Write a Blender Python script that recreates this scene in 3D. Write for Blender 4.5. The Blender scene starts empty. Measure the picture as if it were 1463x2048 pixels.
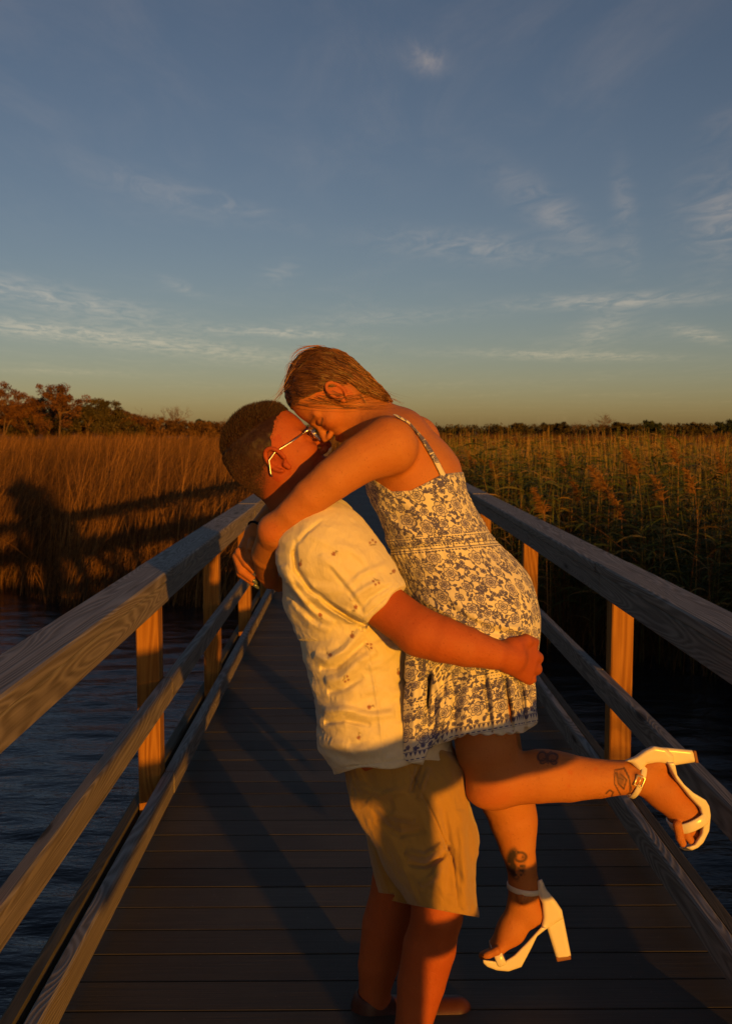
import bpy, math, random
import numpy as np

# ------------------------------------------------------------------ camera, sky, sun, exposure
SC = bpy.context.scene
COL = SC.collection
R = math.radians
FPX, W0, H0 = 2000.0, 1463.0, 2048.0          # focal length in pixels of the full size photograph
CAM_Z = 1.5
PITCH = math.atan((1024 - 858) / FPX)
YAW = math.atan((731.5 - 712) / FPX)          # the boardwalk runs along +Y, the camera looks a touch to its right
cam_data = bpy.data.cameras.new('camera')
cam = bpy.data.objects.new('camera', cam_data); COL.objects.link(cam)
cam.location = (0, 0, CAM_Z)
cam.rotation_euler = (math.pi / 2 - PITCH, 0, -YAW)
cam_data.sensor_fit = 'VERTICAL'; cam_data.sensor_height = 36.0
cam_data.lens = FPX / H0 * 36.0
cam_data.dof.use_dof = True; cam_data.dof.focus_distance = 2.42; cam_data.dof.aperture_fstop = 9.0
cam_data.clip_start = 0.05; cam_data.clip_end = 6000
SC.camera = cam
SC.render.resolution_x, SC.render.resolution_y = 731, 1024

SUN_EL, SUN_AZ = R(3.8), R(21.4)                # low sun behind the camera, to the right
to_sun = np.array([math.sin(SUN_AZ) * math.cos(SUN_EL), -math.cos(SUN_AZ) * math.cos(SUN_EL), math.sin(SUN_EL)])
world = bpy.data.worlds.new('World'); SC.world = world; world.use_nodes = True
wn, wl = world.node_tree.nodes, world.node_tree.links
wn.clear()
w_out = wn.new('ShaderNodeOutputWorld'); w_bg = wn.new('ShaderNodeBackground')
sky = wn.new('ShaderNodeTexSky'); sky.sky_type = 'NISHITA'; sky.sun_disc = False
sky.sun_elevation = SUN_EL; sky.sun_rotation = math.pi - SUN_AZ
sky.air_density = 0.78; sky.dust_density = 0.6; sky.ozone_density = 1.0
w_bg.inputs['Strength'].default_value = 0.122
SUN_STRENGTH = 4.2
SC.view_settings.view_transform = 'Standard'; SC.view_settings.look = 'None'
SC.view_settings.gamma = 1.0; SC.view_settings.use_curve_mapping = False
SC.view_settings.exposure = 0.0

sun_d = bpy.data.lights.new('sun', 'SUN'); sun_d.energy = SUN_STRENGTH; sun_d.angle = R(0.53)
sun_d.color = (1.0, 0.40, 0.02)
sun_o = bpy.data.objects.new('sun', sun_d); COL.objects.link(sun_o)
sun_o.rotation_euler = (math.pi / 2 - SUN_EL, 0, SUN_AZ)
sun_o.location = (20, -40, 10)

# thin cirrus, laid on a flat layer far overhead (direction.xy / direction.z)
def wnode(t, **kw):
    n = wn.new(t)
    for k, v in kw.items(): setattr(n, k, v)
    return n
def wmath(op, a, b=None, clamp=False):
    n = wnode('ShaderNodeMath', operation=op, use_clamp=clamp)
    for i, v in enumerate((a, b)):
        if v is None: continue
        if isinstance(v, (int, float)): n.inputs[i].default_value = v
        else: wl.new(v, n.inputs[i])
    return n.outputs[0]
tc = wnode('ShaderNodeTexCoord')
sep = wnode('ShaderNodeSeparateXYZ'); wl.new(tc.outputs['Generated'], sep.inputs[0])
zc = wmath('MAXIMUM', sep.outputs[2], 0.012)
az = wmath('DIVIDE', sep.outputs[0], sep.outputs[1])           # tan of the azimuth, elevation tan
el = wmath('DIVIDE', sep.outputs[2], sep.outputs[1])
cx = wmath('DIVIDE', sep.outputs[0], zc); cy = wmath('DIVIDE', sep.outputs[1], zc)
comb = wnode('ShaderNodeCombineXYZ'); wl.new(cx, comb.inputs[0]); wl.new(cy, comb.inputs[1])
def cirrus(rot, sx, sy, scale, lo, hi, detail=7, dist=0.6, loc=(0, 0, 0)):
    mp = wnode('ShaderNodeMapping'); mp.inputs['Rotation'].default_value = (0, 0, R(rot))
    mp.inputs['Scale'].default_value = (sx, sy, 1); mp.inputs['Location'].default_value = loc
    wl.new(comb.outputs[0], mp.inputs[0])
    nz = wnode('ShaderNodeTexNoise'); nz.inputs['Scale'].default_value = scale
    nz.inputs['Detail'].default_value = detail; nz.inputs['Roughness'].default_value = 0.62
    nz.inputs['Distortion'].default_value = dist
    wl.new(mp.outputs[0], nz.inputs['Vector'])
    mr = wnode('ShaderNodeMapRange', interpolation_type='SMOOTHSTEP')
    mr.inputs['From Min'].default_value = lo; mr.inputs['From Max'].default_value = hi
    wl.new(nz.outputs['Fac'], mr.inputs['Value'])
    return mr.outputs[0]
def bump2(caz, cel, raz, rel, tilt=0.0):
    """smooth hump around one direction of the sky"""
    da = wmath('SUBTRACT', az, caz); de = wmath('SUBTRACT', el, cel)
    c, s = math.cos(tilt), math.sin(tilt)
    u = wmath('ADD', wmath('MULTIPLY', da, c), wmath('MULTIPLY', de, s))
    v = wmath('SUBTRACT', wmath('MULTIPLY', de, c), wmath('MULTIPLY', da, s))
    u = wmath('DIVIDE', u, raz); v = wmath('DIVIDE', v, rel)
    q = wmath('ADD', wmath('MULTIPLY', u, u), wmath('MULTIPLY', v, v))
    return wmath('EXPONENT', wmath('MULTIPLY', q, -1.0))
def pd(px, py): return (px - 712) / FPX, (858 - py) / FPX
fine = cirrus(18, 1.0, 0.30, 3.2, 0.38, 0.80)
wide = cirrus(-8, 0.35, 0.16, 1.1, 0.40, 0.75, loc=(3.1, 1.7, 0))
veil = wmath('MULTIPLY', fine, wide)
total = wmath('MULTIPLY', veil, 0.22)
soft = cirrus(35, 1.0, 0.45, 5.5, 0.30, 0.78, detail=8, dist=0.9, loc=(7, 2, 0))
for px, py, rx, ry, tilt, amt in (
        (840, 140, 42, 26, -0.3, 0.9), (1090, 430, 120, 34, -0.62, 0.5), (1240, 440, 22, 90, 0.12, 0.38),
        (1440, 440, 80, 80, 0.5, 0.6), (930, 500, 150, 26, -0.08, 0.6), (310, 390, 150, 26, -0.32, 0.30),
        (480, 425, 120, 16, -0.3, 0.25), (110, 600, 230, 24, -0.2, 0.75), (330, 690, 300, 18, -0.12, 0.75), (560, 668, 140, 9, -0.05, 0.9),
        (1220, 605, 170, 13, 0.03, 0.9), (1200, 660, 60, 26, 0.4, 0.6), (1390, 670, 60, 13, -0.2, 0.8),
        (1130, 712, 200, 9, -0.02, 0.8), (540, 5, 60, 16, 0.2, 0.4), (1430, 270, 60, 30, 0.5, 0.22), (560, 555, 40, 20, 0.4, 0.3),
        (60, 660, 200, 18, -0.1, 0.7), (130, 745, 150, 6, -0.03, 0.35), (760, 640, 200, 14, 0.05, 0.3), (370, 580, 40, 12, -.4, .35)):
    a, e = pd(px, py)
    m = bump2(a, e, rx / FPX, ry / FPX, tilt)
    total = wmath('ADD', total, wmath('MULTIPLY', wmath('MULTIPLY', m, soft), amt))
fade = wmath('MULTIPLY', total, wmath('GREATER_THAN', sep.outputs[2], 0.0), clamp=True)
front = wmath('MULTIPLY', fade, 1.5, clamp=True)
cloud_mix = wnode('ShaderNodeMix', data_type='RGBA', blend_type='ADD')
tint = wnode('ShaderNodeMix', data_type='RGBA', blend_type='MULTIPLY'); tint.inputs['Factor'].default_value = 1.0
wl.new(sky.outputs[0], tint.inputs['A']); tint.inputs['B'].default_value = (0.65, 0.613, 0.71, 1)
wl.new(front, cloud_mix.inputs['Factor']); wl.new(tint.outputs['Result'], cloud_mix.inputs['A'])
cloud_mix.inputs['B'].default_value = (1.5, 1.0, 0.52, 1)
wl.new(cloud_mix.outputs['Result'], w_bg.inputs['Color']); wl.new(w_bg.outputs[0], w_out.inputs[0])

# ------------------------------------------------------------------ helpers
rng = np.random.default_rng(7)
random.seed(7)

def tag(o, label=None, cat=None, group=None, kind=None):
    if label: o['label'] = label
    if cat: o['category'] = cat
    if group: o['group'] = group
    if kind: o['kind'] = kind
    return o
def empty(name, loc=(0, 0, 0)):
    o = bpy.data.objects.new(name, None); COL.objects.link(o); o.location = loc
    o.empty_display_size = 0.1
    return o
def link_mesh(name, verts, faces, mat, parent=None, smooth=False):
    me = bpy.data.meshes.new(name)
    verts = np.asarray(verts, np.float32); 
    if isinstance(faces, np.ndarray) and faces.ndim == 2:
        k = faces.shape[1]; nf = len(faces)
        me.vertices.add(len(verts)); me.vertices.foreach_set('co', verts.ravel())
        me.loops.add(nf * k); me.loops.foreach_set('vertex_index', faces.astype(np.int32).ravel())
        me.polygons.add(nf); me.polygons.foreach_set('loop_start', np.arange(0, nf * k, k, dtype=np.int32))
        me.update(calc_edges=True)
    else:
        me.from_pydata([tuple(map(float, v)) for v in verts], [], [tuple(int(i) for i in f) for f in faces])
    me.polygons.foreach_set('use_smooth', np.full(len(me.polygons), smooth, bool))
    me.update()
    if mat: me.materials.append(mat)
    o = bpy.data.objects.new(name, me); COL.objects.link(o)
    if parent is not None: o.parent = parent; o.matrix_parent_inverse = parent.matrix_world.inverted() if False else o.matrix_parent_inverse
    return o
def add_attr(o, name, vals):
    vals = np.asarray(vals, np.float32)
    if vals.ndim == 1:
        a = o.data.attributes.new(name, 'FLOAT', 'POINT'); a.data.foreach_set('value', vals)
    else:
        if vals.shape[1] == 3: vals = np.concatenate([vals, np.ones((len(vals), 1), np.float32)], 1)
        a = o.data.attributes.new(name, 'FLOAT_COLOR', 'POINT'); a.data.foreach_set('color', vals.ravel())

class MB:
    """collects boxes and tubes into one mesh"""
    def __init__(s): s.v = []; s.f = []; s.n = 0
    def add(s, v, f):
        s.v.append(np.asarray(v, float)); s.f += [tuple(i + s.n for i in q) for q in f]; s.n += len(v)
    def box(s, x0, x1, y0, y1, z0, z1, bev=0.004, jit=0.0):
        """box with chamfered long edges"""
        b = min(bev, (x1 - x0) / 3, (y1 - y0) / 3, (z1 - z0) / 3)
        vs = []; idx = {}
        for ix, sx in ((0, 1), (1, -1)):
            for iy, sy in ((0, 1), (1, -1)):
                for iz, sz in ((0, 1), (1, -1)):
                    c = np.array([(x0, x1)[ix], (y0, y1)[iy], (z0, z1)[iz]], float)
                    for ax in range(3):
                        p = c.copy()
                        for k, sg in enumerate((sx, sy, sz)):
                            if k != ax: p[k] += sg * b
                        idx[(ix, iy, iz, ax)] = len(vs); vs.append(p)
        f = []
        for ax in range(3):
            o1, o2 = (ax + 1) % 3, (ax + 2) % 3
            for side in (0, 1):
                q = []
                for a, c in ((0, 0), (1, 0), (1, 1), (0, 1)):
                    k = [0, 0, 0]; k[ax] = side; k[o1] = a; k[o2] = c
                    q.append(idx[(k[0], k[1], k[2], ax)])
                f.append(q if side else q[::-1])
        for ax in range(3):                 # edge chamfers along axis ax
            o1, o2 = (ax + 1) % 3, (ax + 2) % 3
            for a in (0, 1):
                for c in (0, 1):
                    k0 = [0, 0, 0]; k1 = [0, 0, 0]; k1[ax] = 1
                    for k in (k0, k1): k[o1] = a; k[o2] = c
                    q = [idx[(*k0, o1)], idx[(*k1, o1)], idx[(*k1, o2)], idx[(*k0, o2)]]
                    f.append(q if (a == c) else q[::-1])
        for i in range(8):
            k = (i >> 2 & 1, i >> 1 & 1, i & 1)
            q = [idx[(*k, 0)], idx[(*k, 1)], idx[(*k, 2)]]
            f.append(q if sum(k) % 2 else q[::-1])
        vs = np.array(vs)
        if jit: vs += rng.normal(0, jit, 3)
        s.add(vs, f)
    def tube(s, pts, rad, n=8, cap=True):
        pts = np.asarray(pts, float); m = len(pts)
        rad = np.broadcast_to(np.asarray(rad, float), (m,))
        t = np.gradient(pts, axis=0); t /= np.linalg.norm(t, axis=1)[:, None] + 1e-12
        ref = np.array([0.0, 0, 1]) if abs(t[0][2]) < 0.9 else np.array([1.0, 0, 0])
        u = np.cross(t[0], ref); u /= np.linalg.norm(u)
        vs = []
        for i in range(m):
            u = u - t[i] * u.dot(t[i]); u /= np.linalg.norm(u) + 1e-12
            w = np.cross(t[i], u)
            for k in range(n):
                a = 2 * math.pi * k / n
                vs.append(pts[i] + rad[i] * (math.cos(a) * u + math.sin(a) * w))
        f = [(i * n + k, i * n + (k + 1) % n, (i + 1) * n + (k + 1) % n, (i + 1) * n + k) for i in range(m - 1) for k in range(n)]
        if cap: f += [tuple(range(n))[::-1], tuple((m - 1) * n + k for k in range(n))]
        s.add(vs, f)
    def build(s, name, mat, parent=None, smooth=False):
        return link_mesh(name, np.concatenate(s.v), s.f, mat, parent, smooth)

# ------------------------------------------------------------------ node material helper
class Mat:
    def __init__(s, name, rough=0.6, spec=0.3):
        s.m = bpy.data.materials.new(name); s.m.use_nodes = True
        s.n, s.l = s.m.node_tree.nodes, s.m.node_tree.links
        s.b = s.n['Principled BSDF']; s.b.inputs['Roughness'].default_value = rough
        s.b.inputs['Specular IOR Level'].default_value = spec
    def node(s, t, ins=None, **kw):
        n = s.n.new(t)
        for k, v in kw.items(): setattr(n, k, v)
        for k, v in (ins or {}).items():
            if hasattr(v, 'is_linked') or hasattr(v, 'links'): s.l.new(v, n.inputs[k])
            else: n.inputs[k].default_value = v
        return n
    def coord(s, which='Object'): return s.node('ShaderNodeTexCoord').outputs[which]
    def mapping(s, vec, scale=(1, 1, 1), rot=(0, 0, 0), loc=(0, 0, 0)):
        return s.node('ShaderNodeMapping', {'Vector': vec, 'Scale': scale, 'Rotation': rot, 'Location': loc}).outputs[0]
    def noise(s, vec, scale=5, detail=4, rough=0.5, dist=0.0, out='Fac'):
        n = s.node('ShaderNodeTexNoise', {'Scale': scale, 'Detail': detail, 'Roughness': rough, 'Distortion': dist})
        if vec is not None: s.l.new(vec, n.inputs['Vector'])
        return n.outputs[out]
    def math(s, op, a, b=None, c=None, clamp=False):
        n = s.node('ShaderNodeMath', operation=op, use_clamp=clamp)
        for i, v in enumerate((a, b, c)):
            if v is None: continue
            if isinstance(v, (int, float)): n.inputs[i].default_value = v
            else: s.l.new(v, n.inputs[i])
        return n.outputs[0]
    def ramp(s, fac, stops, interp='LINEAR'):
        n = s.node('ShaderNodeValToRGB'); n.color_ramp.interpolation = interp
        e = n.color_ramp.elements
        while len(e) < len(stops): e.new(0.5)
        for el_, (p, c) in zip(e, stops): el_.position = p; el_.color = (*c, 1) if len(c) == 3 else c
        s.l.new(fac, n.inputs[0]); return n.outputs[0]
    def mix(s, fac, a, b, blend='MIX'):
        n = s.node('ShaderNodeMix', data_type='RGBA', blend_type=blend)
        for k, v in (('Factor', fac), ('A', a), ('B', b)):
            if isinstance(v, (int, float)): n.inputs[k].default_value = v
            elif isinstance(v, tuple): n.inputs[k].default_value = (*v, 1) if len(v) == 3 else v
            else: s.l.new(v, n.inputs[k])
        return n.outputs['Result']
    def attr(s, name, out='Fac'): return s.node('ShaderNodeAttribute', attribute_name=name).outputs[out]
    def color(s, c):
        if isinstance(c, tuple): s.b.inputs['Base Color'].default_value = (*c, 1)
        else: s.l.new(c, s.b.inputs['Base Color'])
    def bump(s, h, strength=0.3, dist=0.01):
        n = s.node('ShaderNodeBump', {'Strength': strength, 'Distance': dist}); s.l.new(h, n.inputs['Height'])
        s.l.new(n.outputs[0], s.b.inputs['Normal']); return n

def wood_mat(name, pale, dark, axis=1, ring=40.0, rough=0.85, top=None):
    """flat sawn softwood: growth rings about a pith that wanders along the board, fine grain, knots"""
    M = Mat(name, rough, 0.2)
    co = M.coord('Object')
    isl = M.node('ShaderNodeNewGeometry').outputs['Random Per Island']
    sc = [1.0, 1.0, 1.0]; sc[axis] = 0.07
    off = M.node('ShaderNodeCombineXYZ'); 
    for i in range(3): M.l.new(M.math('MULTIPLY', isl, (37.0, 91.0, 53.0)[i]), off.inputs[i])
    add = M.node('ShaderNodeVectorMath', operation='ADD'); M.l.new(M.mapping(co, tuple(sc)), add.inputs[0]); M.l.new(off.outputs[0], add.inputs[1])
    v = add.outputs[0]
    low = M.noise(v, 6.0, 2, 0.5, 0.4)
    ksc0 = [7.0, 7.0, 7.0]; ksc0[axis] = 1.5      # the rings swerve round each knot
    vor0 = M.node('ShaderNodeTexVoronoi', {'Scale': 1.0, 'Randomness': 1.0}); M.l.new(M.mapping(co, tuple(ksc0)), vor0.inputs['Vector'])
    low = M.math('ADD', low, M.math('MULTIPLY', M.math('POWER', M.math('SUBTRACT', 1.0, M.math('MULTIPLY', vor0.outputs['Distance'], 2.4), clamp=True), 2.0), 0.16))
    rings = M.math('SINE', M.math('MULTIPLY', low, ring * 6.3))
    rings = M.math('MULTIPLY_ADD', rings, 0.5, 0.5)
    rings = M.math('POWER', rings, 1.6)
    sc2 = [150.0, 150.0, 150.0]; sc2[axis] = 3.0
    fib = M.noise(M.mapping(co, tuple(sc2)), 1.0, 3, 0.6)
    blot = M.noise(M.mapping(co, (1, 1, 1)), 5.0, 4, 0.6)
    t = M.math('ADD', M.math('MULTIPLY', rings, 0.40), M.math('MULTIPLY', fib, 0.66))
    c = M.ramp(t, [(0.08, dark), (0.45, tuple(0.55 * p + 0.45 * d for p, d in zip(pale, dark))), (0.95, pale)])
    # knots
    ksc = [7.0, 7.0, 7.0]; ksc[axis] = 1.5
    vor = M.node('ShaderNodeTexVoronoi', {'Scale': 1.0, 'Randomness': 1.0}); M.l.new(M.mapping(co, tuple(ksc)), vor.inputs['Vector'])
    kn = M.ramp(vor.outputs['Distance'], [(0.0, (1, 1, 1)), (0.07, (0.85, 0.85, 0.85)), (0.10, (0.25, 0.25, 0.25)), (0.17, (0, 0, 0))])
    c = M.mix(kn, c, tuple(d * 0.45 for d in dark))
    c = M.mix(M.math('MULTIPLY', blot, 0.35), c, tuple(d * 0.6 for d in dark))
    val = M.math('MULTIPLY_ADD', isl, 0.34, 0.83)
    hs = M.node('ShaderNodeHueSaturation', {'Color': c}); M.l.new(val, hs.inputs['Value'])
    cc = hs.outputs[0]
    if top:                                   # top faces weathered grey, and lightened in colour to stand in for skylight
        nz_ = M.node('ShaderNodeSeparateXYZ'); M.l.new(M.node('ShaderNodeNewGeometry').outputs['True Normal'], nz_.inputs[0])
        up_ = M.math('MULTIPLY_ADD', nz_.outputs[2], 3.0, -1.6, clamp=True)
        cc = M.mix(up_, cc, M.mix(1.0, cc, top, 'MULTIPLY'))
    M.color(cc)
    M.bump(M.math('ADD', M.math('MULTIPLY', rings, 0.5), M.math('MULTIPLY', fib, 0.8)), 0.35, 0.003)
    return M.m
# ------------------------------------------------------------------ setting: water, marsh bed, boardwalk
WATER_Z = -0.55
XL, XR = -0.734, 0.983             # inner faces of the two toe rails
M_rail = wood_mat('weathered_rail_wood', (0.40, 0.345, 0.285), (0.095, 0.074, 0.055), top=(1.3, 1.42, 1.55))
M_post = wood_mat('pine_post_wood', (0.52, 0.25, 0.05), (0.19, 0.065, 0.012), axis=2, ring=20)
M_beam = wood_mat('mossy_beam_wood', (0.20, 0.18, 0.13), (0.07, 0.065, 0.045))

def water_material():
    M = Mat('marsh_water', 0.03, 0.5)
    co = M.coord('Object')
    n1 = M.noise(M.mapping(co, (1.0, 3.2, 1)), 2.6, 5, 0.55, 0.5)
    n2 = M.noise(M.mapping(co, (1.3, 3.8, 1), rot=(0, 0, 0.22)), 8.0, 3, 0.5, 0.3)
    n3 = M.noise(co, 0.35, 2, 0.5)
    h = M.math('ADD', M.math('MULTIPLY', n1, 1.0), M.math('MULTIPLY', n2, 0.35))
    h = M.math('MULTIPLY', h, M.math('MULTIPLY_ADD', n3, 1.1, 0.25))
    M.color((0.006, 0.009, 0.011)); M.b.inputs['IOR'].default_value = 1.33
    M.bump(h, 0.8, 0.02)
    return M.m
ws = 900.0
def ripple(x_, y_):
    h = 0 * x_; r_ = np.random.default_rng(11)
    for k in range(26):
        lam = r_.uniform(.15, .55); th = r_.normal(math.pi / 2 - .12, .42); kx, ky = math.cos(th) * 2 * math.pi / lam, math.sin(th) * 2 * math.pi / lam
        h = h + .0043 * lam ** .9 * np.sin(kx * x_ + ky * y_ + r_.uniform(0, 6.3) + .8 * np.sin(.7 * x_ + k) + .6 * np.sin(.5 * y_ + 2 * k))
    return h * (.72 + .28 * np.sin(.35 * x_ + 1) * np.sin(.4 * y_ + .5 * np.sin(.6 * x_)))
gx, gy = np.arange(-13, 13.01, .055), np.concatenate([np.arange(-3, 15.01, .05)])
GX, GY = np.meshgrid(gx, gy); edge = np.clip(np.minimum.reduce([GX + 13, 13 - GX, GY + 3, 15 - GY]) / .8, 0, 1)
wv_ = np.stack([GX, GY, WATER_Z + ripple(GX, GY) * edge], -1).reshape(-1, 3); nx_, ny_ = len(gx), len(gy)
ii = (np.arange(ny_ - 1)[:, None] * nx_ + np.arange(nx_ - 1)[None]).ravel(); wf_ = np.stack([ii, ii + 1, ii + nx_ + 1, ii + nx_], 1)
x0_, x1_, y0_, y1_ = gx[0], gx[-1], gy[0], gy[-1]; nb_ = len(wv_)
ov = [(-ws, -60, WATER_Z), (ws, -60, WATER_Z), (ws, 2 * ws, WATER_Z), (-ws, 2 * ws, WATER_Z), (x0_, y0_, WATER_Z), (x1_, y0_, WATER_Z), (x1_, y1_, WATER_Z), (x0_, y1_, WATER_Z)]
wf_ = np.concatenate([wf_, np.array([(0, 1, 5, 4), (1, 2, 6, 5), (2, 3, 7, 6), (3, 0, 4, 7)]) + nb_])
water = link_mesh('water', np.concatenate([wv_, np.array(ov)]), wf_, water_material(), smooth=True)
tag(water, 'dark rippled marsh water beside and under the boardwalk', 'water', kind='structure')

def mud_material():
    M = Mat('marsh_mud', 0.95, 0.1)
    co = M.coord('Object')
    c = M.ramp(M.noise(co, 1.4, 6, 0.65), [(0.25, (0.035, 0.026, 0.014)), (0.6, (0.10, 0.066, 0.028)), (0.8, (0.15, 0.10, 0.045))])
    M.color(c); M.bump(M.noise(co, 9, 6, 0.7), 0.8, 0.05); return M.m
def shore_left(x):   return 11.95 + 0.55 * math.sin(x * 0.9) + 0.25 * math.sin(x * 2.7 + 1) - 0.03 * x
def shore_right(x):  return 7.9 + 0.5 * math.sin(x * 1.1 + .5) + 0.22 * math.sin(x * 3.1) + 0.05 * x + 1.5 * math.exp(-((x - 1.3) / 1.1) ** 2)
def bank(name, xs, shore, far, label):
    """ground sheet whose near edge slopes under the water along a shoreline"""
    rows = [(-0.5, -0.20), (0.0, -0.06), (0.6, 0.02), (1.6, 0.05), (4, 0.06), (12, 0.06), (40, 0.08), (120, 0.1), (far, 0.12)]
    v = []; nx = len(xs)
    for dy, dz in rows:
        for x in xs:
            v.append((x * (1 if dy < 100 else 1), shore(x) + dy, WATER_Z + dz + (0.03 * math.sin(x * 3.3 + dy * 2) if dy < 30 else 0)))
    f = [(j * nx + i, j * nx + i + 1, (j + 1) * nx + i + 1, (j + 1) * nx + i) for j in range(len(rows) - 1) for i in range(nx - 1)]
    o = link_mesh(name, v, f, M_mud, smooth=True); tag(o, label, 'ground', kind='structure'); return o
M_mud = mud_material()
xs_l = list(np.concatenate([np.linspace(-900, -40, 8)[:-1], np.linspace(-40, -0.9, 90)]))
xs_r = list(np.concatenate([np.linspace(1.15, 30, 80), np.linspace(30, 900, 8)[1:]]))
bank('marsh_ground', xs_l, shore_left, 1700, 'brown marsh bank under the reeds left of the boardwalk')
bank('marsh_ground', xs_r, shore_right, 1700, 'dark marsh bank under the reeds right of the boardwalk')
side_bank = link_mesh('marsh_ground', [(3.2, -2.6, WATER_Z - .02), (40, -2.6, WATER_Z + .06), (40, 8.5, WATER_Z + .05), (3.2, 8.5, WATER_Z - .02), (3.6, -2.4, WATER_Z + .04), (3.6, 8.5, WATER_Z + .04)], [(0, 1, 4), (1, 2, 5, 4), (0, 4, 5, 3)], M_mud)
tag(side_bank, 'reedy bank beside the right railing', 'ground', kind='structure')
mid = link_mesh('marsh_ground', [(-0.9, 12.4, WATER_Z + 0.03), (1.15, 12.4, WATER_Z + 0.03), (1.15, 1700, WATER_Z + 0.1), (-0.9, 1700, WATER_Z + 0.1)], [(0, 1, 2, 3)], M_mud)
tag(mid, 'strip of marsh mud below the far boardwalk', 'ground', kind='structure')

# deck: grey-brown composite boards across the walk
DECK_Y0, DECK_Y1, PITCH_B = -1.6, 30.0, 0.1405
def deck_material():
    M = Mat('composite_deck', 0.62, 0.35)
    co = M.coord('Object'); isl = M.node('ShaderNodeNewGeometry').outputs['Random Per Island']
    fib = M.noise(M.mapping(co, (2.5, 110, 60)), 1.0, 4, 0.6)
    blot = M.noise(co, 2.2, 5, 0.6)
    c = M.ramp(M.math('ADD', M.math('MULTIPLY', fib, 0.5), M.math('MULTIPLY', blot, 0.5)),
               [(0.25, (0.034, 0.030, 0.021)), (0.55, (0.076, 0.067, 0.048)), (0.8, (0.125, 0.11, 0.08))])
    spk = M.noise(co, 90, 2, 0.5)
    c = M.mix(M.ramp(spk, [(0.70, (0, 0, 0)), (0.76, (0.5, 0.5, 0.5))]), c, (0.22, 0.19, 0.16))
    hs = M.node('ShaderNodeHueSaturation', {'Color': c}); M.l.new(M.math('MULTIPLY_ADD', isl, 0.5, 0.75), hs.inputs['Value'])
    M.color(hs.outputs[0])
    M.bump(M.math('ADD', fib, M.math('MULTIPLY', blot, 0.4)), 0.25, 0.004)
    return M.m
d = MB()
y = DECK_Y0
while y < DECK_Y1:
    dz = rng.normal(0, 0.0004)
    d.box(XL - 0.05, XR + 0.05, y + 0.003, y + PITCH_B - 0.003, -0.028 + dz, dz, 0.0012)
    y += PITCH_B
tag(d.build('boardwalk_deck', deck_material()), 'dark plank deck of the boardwalk running away between the railings', 'boardwalk', kind='structure')
d = MB()
for x in (-0.62, -0.1, 0.42, 0.93): d.box(x - 0.045, x + 0.045, DECK_Y0, DECK_Y1, -0.27, -0.034, 0.005)
tag(d.build('boardwalk_joists', M_beam), 'dark joists under the boardwalk planks', 'joists', kind='structure')

LITTER = Mat('dry_leaf', 0.8, 0.2); LITTER.color((0.30, 0.23, 0.13))

# railings -------------------------------------------------------------
def railing(side, label, ys, joints):
    """side -1 left, +1 right; X grows outwards from the deck"""
    xi = XL if side < 0 else XR
    def bx(mb, a, b, y0, y1, z0, z1, bev=0.004):           # a, b = distance outwards from the inner face
        x0, x1 = sorted((xi + side * a, xi + side * b)); mb.box(x0, x1, y0, y1, z0, z1, bev)
    root = empty('wooden_railing', (xi, 2.0, 0)); tag(root, label, 'railing', 'railings of the boardwalk')
    def part(mb, name, mat):
        o = mb.build(name, mat); o.parent = root; o.location = (-xi, -2.0, 0); return o
    for k, yy in enumerate(ys):
        po = 0.042 if side < 0 else 0.054; mb = MB(); bx(mb, po, po + 0.089, yy, yy + 0.089, -0.95, 0.912, 0.005); part(mb, 'post', M_post)
    seg = [DECK_Y0] + [ys[j] + 0.045 for j in joints] + [DECK_Y1]
    for a, b in zip(seg[:-1], seg[1:]):
        j = rng.normal(0, 0.002, 8)
        mb = MB(); bx(mb, -0.010 + j[0], 0.134 + j[1], a + 0.002, b - 0.002, 0.917 + j[2], 0.957 + j[2], 0.006); part(mb, 'top_rail', M_rail)
        mb = MB(); bx(mb, 0.007 + j[3], 0.040, a + 0.002, b - 0.002, 0.822, 0.9085 + j[2], 0.006); part(mb, 'rail_board', M_rail)
        mb = MB(); bx(mb, 0.0 + j[4], 0.0395, a + 0.002, b - 0.002, 0.420 + j[5], 0.512 + j[5], 0.006); part(mb, 'mid_rail', M_rail)
        mb = MB(); bx(mb, 0.0 + j[6], 0.0395, a + 0.002, b - 0.002, 0.035 + j[7], 0.128 + j[7], 0.006); part(mb, 'toe_rail', M_rail)
    mb = MB(); bx(mb, 0.135, 0.185, DECK_Y0, DECK_Y1, -0.30, -0.01, 0.008); part(mb, 'rim_beam', M_beam)
    return root
railing(-1, 'weathered timber railing along the open water on the left of the boardwalk', [0.1, 1.95, 3.88, 5.60, 7.26] + [8.92 + 1.68 * k for k in range(12)], (2, 4, 6, 9))
railing(+1, 'weathered timber railing along the green reeds on the right of the boardwalk', [-0.3, 1.85, 4.0, 6.15, 8.32] + [10.45 + 2.1 * k for k in range(9)], (1, 2, 4, 6))
# ------------------------------------------------------------------ figures: signed distance modelling
Y0 = 2.38                                     # how far along the walk the couple stands
S = FPX / Y0                                  # photo pixels per metre there
cp, sp_ = math.cos(PITCH), math.sin(PITCH); cyw, syw = math.cos(YAW), math.sin(YAW)
C_R = np.array([cyw, -syw, 0]); C_F = np.array([syw * cp, cyw * cp, -sp_]); C_U = np.cross(C_R, C_F)
CAM = np.array([0, 0, CAM_Z])
def P(x, y, d=0.0):
    """a point of the couple, given where the photo shows it and how far (photo px) it lies behind their mid plane"""
    v = C_R * (x - W0 / 2) - C_U * (y - H0 / 2) + C_F * FPX
    return CAM + v * ((Y0 + d / S) / v[1])
def PS(*pts): return np.array([P(*p) for p in pts])
def proj(p):
    q = p - CAM; z = q @ C_F
    return W0 / 2 + FPX * (q @ C_R) / z, H0 / 2 - FPX * (q @ C_U) / z
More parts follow.
